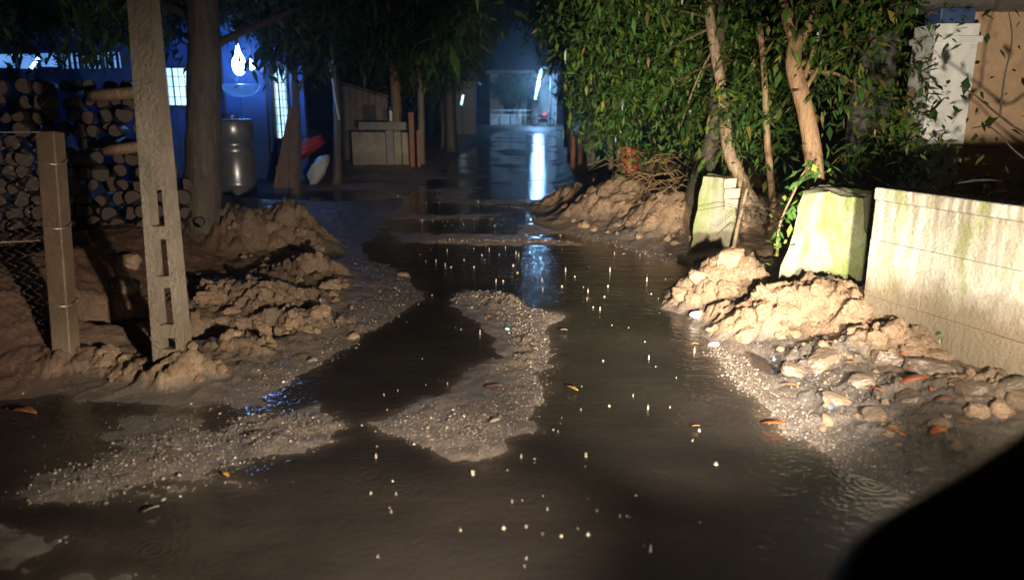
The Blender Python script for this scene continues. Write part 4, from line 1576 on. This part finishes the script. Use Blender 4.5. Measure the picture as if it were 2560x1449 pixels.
# ------------------------------------------------------------------ the far end: lit house, railing, lamp, motorcycle
def far_end():
    d = 62.0
    root = thing('far_house', 'whitewashed house lit by the far street lamp at the end of the lane', 'house', (P(1310, 305, d)[0], d, 0))
    hy = d + 2.6
    def q(px, py, dd=hy):
        return P(px, py, dd)
    xl, xr = q(1225, 250)[0], q(1392, 250)[0]
    zt = q(1300, 185)[2]
    # wall with three dark openings
    cuts = [(1262, 1284, 285, 248), (1318, 1330, 300, 244), (1296, 1304, 262, 246)]
    xs = [xl]
    MB().box(((xl + xr) / 2, hy + .15, zt / 2), ((xr - xl) / 2, .15, zt / 2)).build('wall', M_WHITEWASH, root)
    for (a, b_, pb, pt) in cuts:
        A, B = q(a, pb), q(b_, pt)
        w = MB().box(((A[0] + B[0]) / 2, hy - .02, (A[2] + B[2]) / 2), ((B[0] - A[0]) / 2, .03, (B[2] - A[2]) / 2)).build('window', M_DARKMETAL, root)
    MB().box(((xl + xr) / 2, hy + .5, zt + .12), ((xr - xl) / 2 + .4, 1.6, .10)).build('roof', M_ROOFSHEET, root)
    # railing
    rd = d + .6
    rl = thing('railing', 'low pale railing in front of the far lit house', 'railing', (q(1290, 300, rd)[0], rd, 0))
    xa, xb = q(1230, 280, rd)[0], q(1342, 280, rd)[0]
    for z in (q(1280, 276, rd)[2], q(1280, 288, rd)[2]):
        MB().box(((xa + xb) / 2, rd, z), ((xb - xa) / 2, .03, .035)).build('rail', M_WHITEWASH, rl)
    for k in range(9):
        x = xa + (xb - xa) * k / 8
        MB().box((x, rd - .005, .45), (.04, .04, .45 + .05)).build('post', M_WHITEWASH, rl)
    # street lamp: on a post, its light streak shaped as a slanting tube
    px, dd = 1350, d - 1.0
    r = thing('street_lamp', 'bright street lamp at the lane end, its light streak shaped as a slanting tube', 'street lamp', (q(1372, 300, dd)[0], dd, 0))
    MB().tube([(q(1376, 300, dd)[0], dd, -.05), (q(1376, 300, dd)[0], dd, q(1376, 150, dd)[2])], .06, 8).build('post', M_GREYSHADE, r)
    a, b_ = q(1354, 172, dd), q(1338, 248, dd)
    MB().tube([a, a * .8 + b_ * .2, (a + b_) / 2, a * .3 + b_ * .7, b_], [.03, .075, .10, .08, .03], 10).build('tube', M_FARSTREAK, r, True)
    MB().bar(a + np.array([.0, .2, .15]), b_ + np.array([0, .2, 0]), .22, .05).build('fitting', M_GREYSHADE, r)
    MB().tube([(q(1376, 300, dd)[0], dd + .1, a[2]), (a[0], dd + .2, a[2] + .1)], .03, 6).build('arm', M_GREYSHADE, r)
    l = bpy.data.lights.new('lamp_glow', 'POINT')
    l.energy = FAR_LAMP
    l.color = (0.26, 0.55, 1.0)
    l.shadow_soft_size = .15
    lo = bpy.data.objects.new('lamp_glow', l)
    COL.objects.link(lo)
    lo.parent = r
    lo.location = Vector((a + b_) / 2) + Vector((0, -.45, 0)) - r.location
    # motorcycle standing under the lamp
    md = d - 3
    c = q(1357, 306, md)
    c[2] = gz(c[0], md)
    mt = thing('motorcycle', 'dark motorcycle with a red tail light under the far street lamp', 'motorcycle', c)
    for s in (-.62, .62):
        ring = [(c[0] + s + .27 * math.cos(t), md, c[2] + .30 + .27 * math.sin(t)) for t in np.linspace(0, 6.283, 20)]
        w = MB().tube(ring, .05, 6).build('wheel', M_RUBBER, mt, True)
        MB().tube([(c[0] + s, md - .05, c[2] + .3), (c[0] + s, md + .05, c[2] + .3)], .06, 8).build('hub', M_DARKMETAL, w)
    MB().box((c[0] + .02, md, c[2] + .42), (.30, .11, .15)).build('engine', M_DARKMETAL, mt, bevel=.03)
    MB().tube([(c[0] - .1, md, c[2] + .72), (c[0] + .15, md, c[2] + .78), (c[0] + .38, md, c[2] + .72)], [.10, .15, .08], 10).build('fuel_tank', M_DARKMETAL, mt, True)
    MB().box((c[0] - .38, md, c[2] + .74), (.32, .12, .05)).build('seat', M_RUBBER, mt, bevel=.02)
    MB().tube([(c[0] + .62, md, c[2] + .3), (c[0] + .45, md, c[2] + .95)], .035, 6).build('fork', M_DARKMETAL, mt)
    MB().tube([(c[0] + .42, md - .34, c[2] + 1.0), (c[0] + .45, md, c[2] + .95), (c[0] + .42, md + .34, c[2] + 1.0)], .02, 6).build('handlebar', M_DARKMETAL, mt)
    MB().box((c[0] + .12, md - .16, c[2] + .86), (.10, .05, .09), 0).build('tail_light', M_TAIL, mt, bevel=.02)
    # lit shrubs in front of the house wall
    for k, (px, py, rx, rz, lb) in enumerate([(1275, 215, 1.5, 1.3, 'shrub silhouetted before the far white wall, left one'), (1318, 214, 0.9, 1.3, 'shrub silhouetted before the far white wall, beside the lamp')]):
        cc = q(px, py, hy - 1.2)
        g = (cc[0], hy - 1.2, 0)
        t_ = thing('shrub', lb, 'shrub', g)
        stem('stem', [g, (cc[0], hy - 1.2, cc[2])], .06, .03, M_BARK_DARK, t_, 0, 6)
        obj('foliage', leaf_mesh('foliage', clumps([(cc, (rx, .7, rz))], 24, .25, 200 + k), 3, .32, .5, .1, .3, 0, 200 + k, .8), t_, kind='stuff')
    # small far tube lamp left of the lane
    dd = 40.0
    t_ = thing('tube_lamp', 'thin upright tube lamp glowing far left of the lane', 'lamp', q(1156, 250, dd))
    MB().tube([q(1153, 262, dd), q(1158, 238, dd)], .045, 8).build('tube', M_SMALLTUBE, t_, True)
    MB().box(q(1155, 250, dd + .12), (.06, .03, .3)).build('fitting', M_GREYSHADE, t_)
    p = q(1135, 250, dd + .6)
    hs = thing('hut', 'dim small hut behind the thin upright tube lamp', 'hut', (p[0], dd + .6, 0))
    MB().box((p[0], dd + 1.7, 1.35), (1.1, 1.1, 1.35)).build('wall', M_GREYSHADE, hs)
    MB().box((p[0], dd + 1.7, 2.78), (1.35, 1.35, .07)).build('roof', M_ROOFSHEET, hs)
    MB().tube([(q(1156, 250, dd)[0], dd + .16, 0), (q(1156, 250, dd)[0], dd + .16, q(1156, 232, dd)[2])], .04, 6).build('post', M_GREYSHADE, t_)


far_end()

# ------------------------------------------------------------------ the dark vehicle at the lower right, with its headlamps


def vehicle():
    edge_px = [(2040, 1560), (2052, 1449), (2075, 1390), (2110, 1335), (2170, 1285), (2260, 1235), (2370, 1175), (2470, 1115), (2560, 1058), (2680, 985)]
    E_ = [G(px, py, ZB) for px, py in edge_px]
    c0 = E_[4]
    root = thing('vehicle', 'black unlit bonnet corner of a vehicle at the lower right', 'vehicle', (float(c0[0]) + .5, 0.3, 0))
    last = E_[-1]
    fx, fy = last[0], last[1]
    out = [np.array(e) for e in E_] + [np.array([fx + .35, fy + .10, ZB]), np.array([fx + .75, fy - .05, ZB]), np.array([fx + .95, fy - .5, ZB])]
    back = [np.array([fx + .95, -1.4, ZB]), np.array([E_[0][0], -1.4, ZB])]
    loop = out + back
    n = len(loop)
    m = MB()
    V = []
    ctr = np.mean(loop, axis=0)
    rings = [(1.0, -.08), (1.0, -.03), (0.985, -.008), (0.96, 0.0)]
    for s, dz in rings:
        for p in loop:
            q = ctr + (p - ctr) * s
            V.append((q[0], q[1], ZB + dz))
    Fq = []
    for r in range(len(rings) - 1):
        for k in range(n):
            Fq.append((r * n + k, r * n + (k + 1) % n, (r + 1) * n + (k + 1) % n, (r + 1) * n + k))
    Fq.append(tuple((len(rings) - 1) * n + k for k in range(n)))
    Fq.append(tuple(k for k in range(n))[::-1])
    m.add(V, Fq)
    m.build('bonnet', M_BLACKPAINT, root, False)
    # body under the lip, set back from it
    m = MB()
    V = []
    for z in (0.38, ZB - .081):
        for p in loop:
            q = ctr + (p - ctr) * 0.84
            V.append((q[0], q[1], z))
    Fq = [(k, (k + 1) % n, n + (k + 1) % n, n + k) for k in range(n)] + [tuple(range(n))[::-1], tuple(range(n, 2 * n))]
    m.add(V, Fq)
    m.build('body', M_BLACKPAINT, root)
    for (x, y) in ((ctr[0] - .42, .15), (ctr[0] + .55, .15)):
        ring = [(x, y + .27 * math.cos(t), .33 + .27 * math.sin(t)) for t in np.linspace(0, 6.283, 22)]
        w = MB().tube(ring, .085, 8).build('tyre', M_RUBBER, root, True)
        MB().tube([(x - .06, y, .33), (x + .06, y, .33)], .19, 14).build('rim', M_DARKMETAL, w)
    # headlamps under the lip
    lamps = []
    for e in (np.array(E_[6]), np.array([fx + .40, fy + .10, ZB])):
        inward = ctr - e
        inward[2] = 0
        inward /= np.linalg.norm(inward)
        p = e + inward * 0.05
        p[2] = ZB - .17
        h = MB().tube([p + np.array([0, -.06, 0]), p + np.array([0, .0, 0])], .075, 14).build('headlight', M_DARKMETAL, root, True)
        MB().tube([p + np.array([0, .001, 0]), p + np.array([0, .010, 0])], .066, 14).build('lens', M_HEADLENS, h, True)
        lamps.append((h, p))
    for k, (h, p) in enumerate(lamps):
        aims = ((BEAM_WIDE / 2, 150, P(1400, 640, 8.0)),
                (BEAM_LEFT, 64, P(620, 940, 4.4)) if k == 0 else (BEAM_SIDE, 54, P(2560, 440, 5.2)),
                (BEAM_MAIN / 2, 46, P(1580, 560, 9.5)))
        for en, size, tgt in aims:
            l = bpy.data.lights.new('beam', 'SPOT')
            l.energy = en
            l.color = BEAM_COL
            l.spot_size = math.radians(size)
            l.spot_blend = 1.0
            l.shadow_soft_size = .05
            lo = bpy.data.objects.new('beam', l)
            COL.objects.link(lo)
            pos = Vector(p) + Vector((0, .03, 0))
            lo.location = pos
            lo.rotation_euler = (Vector(tgt) - pos).to_track_quat('-Z', 'Y').to_euler()
            lo.parent = h
            lo.matrix_parent_inverse = Matrix.Identity(4)
            lo.location = pos          # the headlight mesh keeps world coordinates: its origin sits at the world's


vehicle()

# ------------------------------------------------------------------ rain haze
def haze():
    m = bpy.data.materials.new('rain_haze')
    m.use_nodes = True
    t = m.node_tree
    t.nodes.remove(t.nodes['Principled BSDF'])
    v = t.nodes.new('ShaderNodeVolumePrincipled')
    v.inputs['Color'].default_value = (.85, .9, 1, 1)
    v.inputs['Density'].default_value = HAZE
    v.inputs['Anisotropy'].default_value = .82
    t.links.new(v.outputs[0], t.nodes['Material Output'].inputs['Volume'])
    MB().box((0, 42, 6.0), (75, 52, 7.4)).build('haze', m, None, kind='stuff', label='thin rain haze filling the lane')


haze()

# ------------------------------------------------------------------ loose things on the mud and water
# stones and slabs of broken mud in the right foreground (pixel of the middle, half sizes in metres, label)
STONES = [
    ((2330, 935), (.16, .10, .07), 'big squared brown block lying below the foot of the right wall', M_STONE),
    ((2225, 905), (.11, .08, .06), 'brown clod left of the big squared block', M_STONE),
    ((2150, 960), (.08, .06, .045), 'rounded clod among leaves in front of the brown heap', M_STONE),
    ((2290, 1000), (.10, .08, .05), 'flat stone just below the big squared block', M_STONE),
    ((2420, 975), (.11, .08, .05), 'long flat stone tucked against the wall foot at right', M_STONE),
    ((2440, 1040), (.06, .05, .07), 'upright pale stone near the black bonnet edge', M_CLOD),
    ((2510, 1030), (.07, .05, .05), 'smooth rounded pale stone at the right edge', M_CLOD),
    ((2350, 1060), (.05, .04, .035), 'small pale stone in the muddy puddle at right', M_CLOD),
    ((2540, 960), (.12, .08, .05), 'flat slab below the wall at the right edge', M_STONE),
    ((2050, 905), (.12, .07, .05), 'dark wet lump in front of the tan heap', M_STONE),
    ((1990, 930), (.09, .07, .04), 'dark wet lump beside the brown puddle', M_STONE),
    ((2080, 1000), (.08, .06, .035), 'low dark stone in the gritty litter', M_STONE),
    ((2180, 1040), (.07, .05, .03), 'low brown stone left of the muddy puddle', M_STONE),
    ((1700, 742), (.08, .07, .06), 'crumbly clod at the water tip of the boulder heap', M_CLOD),
    ((1745, 700), (.07, .05, .06), 'small clod topping the waterside end of the heap', M_CLOD),
    ((1820, 668), (.12, .10, .08), 'pale clod crowning the boulder heap', M_CLOD),
    ((1780, 862), (.05, .04, .03), 'small whitish stone at the tip of the gravel strip', M_SACK),
    ((1690, 612), (.06, .05, .05), 'pale round stone below the far heap', M_CLOD),
    ((1670, 600), (.05, .05, .05), 'pale round stone left of another below the far heap', M_CLOD),
    ((1755, 600), (.13, .12, .10), 'smooth tan lump at the foot of the small stub', M_CLOD),
    ((310, 730), (.12, .10, .08), 'dim lump of mud left of the concrete pole', M_CLOD),
    ((310, 660), (.13, .10, .08), 'dim lump of mud left of the pole, higher on the bank', M_CLOD),
    ((590, 835), (.05, .04, .03), 'small stone standing in the dark puddle beside the pole', M_CLOD),
    ((880, 845), (.05, .03, .03), 'pale stone on the gritty point left of the water', M_CLOD),
    ((1010, 688), (.06, .04, .03), 'pale flat stone at the far left shore', M_CLOD),
]
for k, (pp, half, lb, mt) in enumerate(STONES):
    g = on_ground(*pp)
    o = rock('stone' if mt is not M_CLOD else 'mud_clod', lb, 'stone' if mt is not M_CLOD else 'clod', (g[0], g[1], g[2] + half[2] * .05), half, mt, 30 + k, random.uniform(-.2, .2), random.uniform(-.25, .25), .12, 3)
    o.rotation_euler.z = random.uniform(-.7, .7)

# small clods tumbled on the banks: alike, one group
CL_GR = 'small clods tumbled on the mud banks'
protos = [rock('mud_clod', 'small loose clod of mud on the churned bank', 'clod', (0, 0, 0), (1, 1, .75), M_CLOD, 90 + k, 0, 0, .26, 3) for k in range(5)]
rr = random.Random(3)
AREAS = [((480, 690), (900, 860), 34), ((1400, 500), (1740, 600), 30), ((1760, 800), (2250, 900), 30), ((1950, 900), (2500, 1120), 30), ((540, 560), (820, 660), 25), ((260, 870), (560, 960), 12)]
cnt = 0
LUMPS = [((1720, 650), (1930, 780), 16), ((1850, 720), (2200, 850), 26), ((2150, 800), (2420, 940), 16), ((1400, 480), (1740, 600), 18), ((580, 550), (820, 650), 12), ((500, 690), (860, 850), 24), ((250, 880), (340, 950), 4)]
for (x0, y0), (x1, y1), n in LUMPS + AREAS:
    for _ in range(n):
        g = on_ground(rr.uniform(x0, x1), rr.uniform(y0, y1))
        if g[2] < .02:
            continue
        o = protos[cnt] if cnt < 5 else protos[cnt % 5].copy()
        if cnt >= 5:
            COL.objects.link(o)
        big_ = ((x0, y0), (x1, y1), n) in LUMPS
        s = rr.uniform(.030, .075) * (1 + .04 * g[1]) if big_ else rr.uniform(.010, .040) * rr.uniform(.6, 1.1)
        o.location = (g[0], g[1], g[2] + s * (-.22 if big_ else .3))
        o.scale = (s, s * rr.uniform(.7, 1.1), s)
        o.rotation_euler = (rr.uniform(-.5, .5), rr.uniform(-.5, .5), rr.uniform(0, 6))
        o['group'] = CL_GR
        o['label'] = ('small loose clod of mud on the left bank by the pole' if g[0] < 0 else
                      'small loose clod of mud on the far right heap' if g[1] > 7 else
                      'small loose clod of mud on the heaps before the right wall')
        cnt += 1


# gravel: nobody could count it
def gravel():
    rng = np.random.default_rng(8)
    pts = []
    def strip(pix, n, w):
        g = [G(*p)[:2] for p in pix]
        for _ in range(n):
            k = rng.integers(0, len(g) - 1)
            t = rng.random()
            p = g[k] * (1 - t) + g[k + 1] * t
            pts.append(p + rng.normal(0, w, 2))
    strip([(1440, 585), (1550, 620), (1650, 648), (1740, 672)], 900, .09)
    strip([(1770, 858), (1850, 950), (1930, 1035), (2050, 1110), (2180, 1180), (2300, 1230)], 2600, .10)
    strip([(1980, 900), (2060, 980), (2200, 1080), (2350, 1150)], 1200, .16)
    strip([(1150, 745), (1240, 745), (1300, 790), (1340, 850), (1340, 950), (1300, 1040), (1200, 1120)], 1900, .13)
    strip([(1000, 1060), (1100, 1080), (1200, 1060)], 700, .12)
    strip([(900, 650), (1020, 720), (960, 780), (880, 850), (760, 930), (640, 1000)], 1800, .14)
    strip([(600, 1080), (720, 1070), (840, 1090)], 400, .10)
    strip([(1080, 604), (1250, 602), (1440, 606)], 300, .06)
    strip([(950, 470), (1100, 520), (1300, 560)], 700, .7)
    strip([(500, 760), (700, 800), (820, 820)], 700, .2)
    strip([(60, 1000), (300, 1060), (450, 1150), (200, 1250)], 350, .22)
    strip([(560, 1060), (480, 1150), (300, 1200), (100, 1240)], 1500, .20)
    strip([(700, 1080), (620, 1150), (640, 1300), (400, 1400)], 700, .18)
    p = np.array(pts)
    h, _ = ground(p[:, 0], p[:, 1])
    ok = h > -.012
    p, h = p[ok], np.maximum(h[ok], -.004)
    n = len(p)
    s = rng.uniform(.0018, .0078, n) * (1 + (rng.random(n) < .05) * .9) * (0.7 + 0.09 * p[:, 1])
    base = np.array([(1, 0, 0), (0, 1, 0), (-1, 0, 0), (0, -1, 0), (0, 0, .8), (0, 0, -.8), (.7, .7, .35), (-.7, -.7, .3)], float)
    f0 = np.array([(0, 6, 4), (6, 1, 4), (1, 2, 4), (2, 7, 4), (7, 3, 4), (3, 0, 4), (1, 6, 0), (3, 7, 2), (0, 3, 5), (3, 2, 5), (2, 1, 5), (1, 0, 5)])
    a = rng.uniform(0, 6.28, n)
    v = base[None] * (s[:, None, None] * rng.uniform(.6, 1.3, (n, 8, 1)))
    x = v[:, :, 0] * np.cos(a)[:, None] - v[:, :, 1] * np.sin(a)[:, None]
    y = v[:, :, 0] * np.sin(a)[:, None] + v[:, :, 1] * np.cos(a)[:, None]
    V = np.stack([x + p[:, 0:1], y + p[:, 1:2], v[:, :, 2] * .8 + (h + s * .3)[:, None]], -1).reshape(-1, 3)
    Fg = (f0[None] + (np.arange(n) * 8)[:, None, None]).reshape(-1, 3)
    pal = np.array([(0.10, .085, .07), (.16, .13, .10), (.07, .06, .055), (.22, .19, .15), (.45, .42, .36), (.20, .11, .08)])
    c = pal[rng.choice(6, n, p=[.34, .26, .25, .10, .02, .03])] * rng.uniform(.7, 1.3, (n, 1))
    obj('gravel', mesh_from('gravel', V, Fg, M_GRAVEL, False, np.repeat(c, 8, axis=0)), kind='stuff', label='wet gravel and grit strewn along the water edges')


gravel()

# fallen leaves, each placed where the photograph shows it
LEAVES = [
    ((2065, 870), 0, .05, 'bright orange fallen leaf at the lower edge of the tan heap'),
    ((2225, 842), 0, .035, 'small red orange leaf high on the brown rubble'),
    ((2200, 865), 1, .045, 'yellow orange leaf leaning on the brown clod'),
    ((2378, 862), 1, .05, 'golden leaf at the foot of the right wall beside the weed'),
    ((2168, 815), 0, .02, 'tiny red leaf on the crest of the tan heap'),
    ((2130, 915), 0, .045, 'orange leaf on dark litter below the tan heap'),
    ((2140, 945), 0, .03, 'smaller orange leaf just under another on dark litter'),
    ((2285, 968), 0, .085, 'long orange leaf below the big squared block'),
    ((2398, 965), 2, .07, 'brown orange leaf in the cleft beside the wall foot'),
    ((2000, 812), 1, .025, 'yellow speck of leaf on the tan heap'),
    ((1975, 972), 0, .05, 'rust coloured leaf by the brown puddle'),
    ((2070, 940), 1, .025, 'small yellow leaf on the dark litter'),
    ((2232, 1078), 1, .035, 'yellow leaf at the lower edge of the muddy puddle'),
    ((2235, 1090), 0, .06, 'flat orange leaf under the yellow one by the puddle'),
    ((2345, 1090), 0, .06, 'orange leaf near the black bonnet edge'),
    ((2365, 1052), 3, .05, 'pale bleached leaf near the bonnet edge'),
    ((2360, 1010), 2, .06, 'dark brown leaf between the stones at right'),
    ((2305, 1195), 2, .07, 'red brown leaf on the grit beside the bonnet'),
    ((1933, 1071), 0, .07, 'straight orange leaf floating off the gravel strip'),
    ((1737, 868), 1, .03, 'curled ochre leaf afloat near the gravel tip'),
    ((1220, 797), 0, .022, 'red scrap of leaf on the neck of the gravel spit'),
    ((1382, 798), 0, .024, 'red scrap of leaf at the right neck of the spit'),
    ((1430, 980), 1, .045, 'yellow leaf floating right of the gravel spit'),
    ((1235, 977), 2, .06, 'dull red leaf under the water film on the spit'),
    ((1238, 1060), 3, .035, 'pale leaf lying on the lower gravel spit'),
    ((780, 910), 3, .05, 'pale leaf on the wet point left of the water'),
    ((440, 1133), 3, .03, 'pale leaf scrap at the lower left water'),
    ((565, 1197), 1, .025, 'yellow leaf on the lower left wet mud'),
    ((380, 1285), 3, .035, 'pale leaf scrap in the dark lower left'),
    ((1050, 642), 1, .02, 'tiny yellow leaf floating near the far left shore'),
    ((680, 878), 1, .03, 'yellow green leaf on the mud right of the dark puddle'),
    ((1560, 640), 3, .03, 'pale leaf at the foot of the far heap'),
    ((60, 1040), 2, .08, 'brown leaf in the far lower left mud'),
    ((1740, 1075), 1, .025, 'small ochre leaf floating right of the lane middle'),
    ((2080, 905), 0, .04, 'orange leaf flat on the dark litter nearest the tan heap'),
    ((2330, 985), 0, .05, 'orange leaf at the right end of the long orange leaf'),
    ((2440, 985), 2, .05, 'brown leaf on the flat stones by the right edge'),
    ((2190, 985), 0, .04, 'orange leaf in the middle of the rubble'),
    ((2110, 1010), 1, .03, 'ochre leaf on the grit below the rubble'),
    ((2260, 890), 0, .04, 'orange leaf left of the wall weed'),
    ((2410, 1075), 0, .05, 'orange leaf above the bonnet edge, next to pale stones'),
    ((1410, 832), 3, .03, 'pale leaf floating close right of the spit neck'),
]


def fallen_leaf(pp, mi, L, label, k):
    g = on_ground(*pp)
    rr_ = random.Random(k)
    n = 6
    V, Fq = [], []
    for i in range(n + 1):
        t = i / n
        w = L * .40 * math.sin(math.pi * min(.98, t * .95 + .03)) ** .8
        z = .16 * L * math.sin(t * 3.1) + .05 * L * rr_.random()
        V += [((t - .5) * L * 1.7, -w, z + .12 * L), ((t - .5) * L * 1.7, 0, z), ((t - .5) * L * 1.7, w, z + .12 * L)]
    for i in range(n):
        b_ = i * 3
        Fq += [(b_, b_ + 3, b_ + 4, b_ + 1), (b_ + 1, b_ + 4, b_ + 5, b_ + 2)]
    me = mesh_from('fallen_leaf', V, Fq, M_DEADLEAF[mi], True)
    o = obj('fallen_leaf', me)
    md = o.modifiers.new('thick', 'SOLIDIFY')
    md.thickness = 0.0012
    o.location = (g[0], g[1], max(g[2], 0) + .018)
    o.rotation_euler = (rr_.uniform(-.35, .35), rr_.uniform(-.3, .3), rr_.uniform(-1.0, 1.0))
    tag(o, label, 'leaf')


for k, (pp, mi, L, lb) in enumerate(LEAVES):
    fallen_leaf(pp, mi, L, lb, k)

# litter: small blue and white scraps
for k, (pp, c, s, lb) in enumerate([((1935, 908), (.15, .15, .45), .014, 'tiny blue plastic scrap by the brown puddle'), ((2077, 1022), (.04, .10, .24), .016, 'blue plastic scrap on the grit at right'),
                                    ((1745, 790), (.65, .66, .7), .05, 'white plastic scrap on the mud at the water edge'), ((1268, 826), (.3, .6, .7), .014, 'pale blue scrap on the neck of the spit')]):
    g = on_ground(*pp)
    tag(blob('plastic_scrap', lb, 'scrap', (g[0], g[1], g[2] + .01), (s * 1.3, s * .7, s * .7), mat_plain('scrap_plastic', c, .3), 150 + k, .5, .4, .3, 2), lb, 'scrap')

# rain drops splashing up from the water
SPL_GR = 'raindrop splashes on the flooded lane'
SPL_LB = 'small raindrop splash jumping up from the flooded lane'


def splash_mesh(k):
    m = MB()
    if k == 0:      # jet with a bead on top
        m.lathe((0, 0, 0), [(.9, -.05), (.5, .10), (.30, .5), (.34, 1.0), (.46, 1.4), (.36, 1.85), (.12, 2.5), (.03, 3.2)], 8)
    elif k == 1:    # low dome
        m.lathe((0, 0, 0), [(1.3, -.05), (1.0, .25), (.62, .6), (.36, 1.0), (.15, 1.3), (.03, 1.45)], 8)
    else:           # forked crown
        m.lathe((0, 0, 0), [(1.1, -.05), (.55, .15), (.40, .5), (.38, .8), (.02, .9)], 8)
        for a in (0.3, 2.6, 4.4):
            m.tube([(0.15 * math.cos(a), 0.15 * math.sin(a), .6), (.6 * math.cos(a), .5 * math.sin(a), 1.2), (1.0 * math.cos(a), .8 * math.sin(a), 1.7)], [.22, .24, .16], 6)
    return mesh_from('rain_splash', m.v, m.f, M_SPLASH, True)


SM = [splash_mesh(k) for k in range(3)]
SPL = [(1200, 835, 0, 1.5), (1182, 1185, 2, 1.5), (1465, 1140, 2, 1.4), (1303, 1143, 0, 1.0), (940, 1143, 0, 1.1), (1259, 1320, 1, 1.2), (1626, 1376, 0, 1.5), (1470, 1336, 1, 1.3),
       (1403, 1340, 1, 1.0), (1280, 1255, 0, .7), (1622, 897, 0, 1.2), (1736, 880, 0, 1.5), (1508, 902, 1, .8), (1523, 1015, 1, 1.0), (1620, 1022, 0, 1.1), (1790, 1160, 1, 1.4), (1748, 1076, 1, 1.1),
       (1290, 635, 0, 1.2), (1297, 640, 0, 1.1), (1240, 705, 0, 1.2), (1258, 703, 1, 1.1), (1118, 628, 0, 1.0), (1090, 655, 0, 1.1), (1113, 665, 0, 1.2), (1128, 668, 1, 1.0), (1185, 668, 1, 1.1),
       (1283, 664, 1, 1.3), (1294, 682, 1, 1.0), (1355, 702, 0, 1.2), (1357, 725, 0, 1.0), (1405, 716, 1, 1.1), (1414, 678, 0, 1.5), (1437, 692, 1, 1.0), (1525, 678, 0, 1.6), (1520, 716, 1, 1.2),
       (1470, 730, 0, 1.2), (1511, 742, 1, 1.0), (1617, 702, 0, 1.5), (1664, 698, 1, .9), (1536, 635, 0, 1.0), (1500, 775, 0, 1.1), (1483, 768, 1, .9), (1223, 625, 0, 1.0), (1264, 620, 0, .9),
       (1205, 638, 1, 1.0), (1160, 650, 1, .9), (1600, 640, 0, .8), (1628, 735, 1, .9), (990, 730, 1, .9), (1080, 738, 1, .9)]
rr = random.Random(77)
for _ in range(110):
    py = 615 + 800 * rr.random() ** 1.9
    SPL.append((rr.uniform(900, 1760), py, rr.choice((0, 0, 1, 1, 2)), rr.uniform(.25, .75)))
kept = 0
for (px, py, k, s) in SPL:
    g = G(px, py, 0.0)
    if gz(g[0], g[1]) > -.004 and s < .8:
        continue
    o = bpy.data.objects.new('rain_splash', SM[k])
    COL.objects.link(o)
    z = 0.0088 * s * (0.55 + 0.085 * g[1])
    o.location = (g[0], g[1], max(0.0, gz(g[0], g[1])))
    o.scale = (z * .85, z * .85, z)
    o.rotation_euler = (0, 0, rr.uniform(0, 6))
    tag(o, SPL_LB + (' beyond the gravel spit' if py < 760 else ' beside or nearer than the gravel spit'), 'splash', SPL_GR)
    kept += 1
print('splashes', kept, 'clods', cnt)
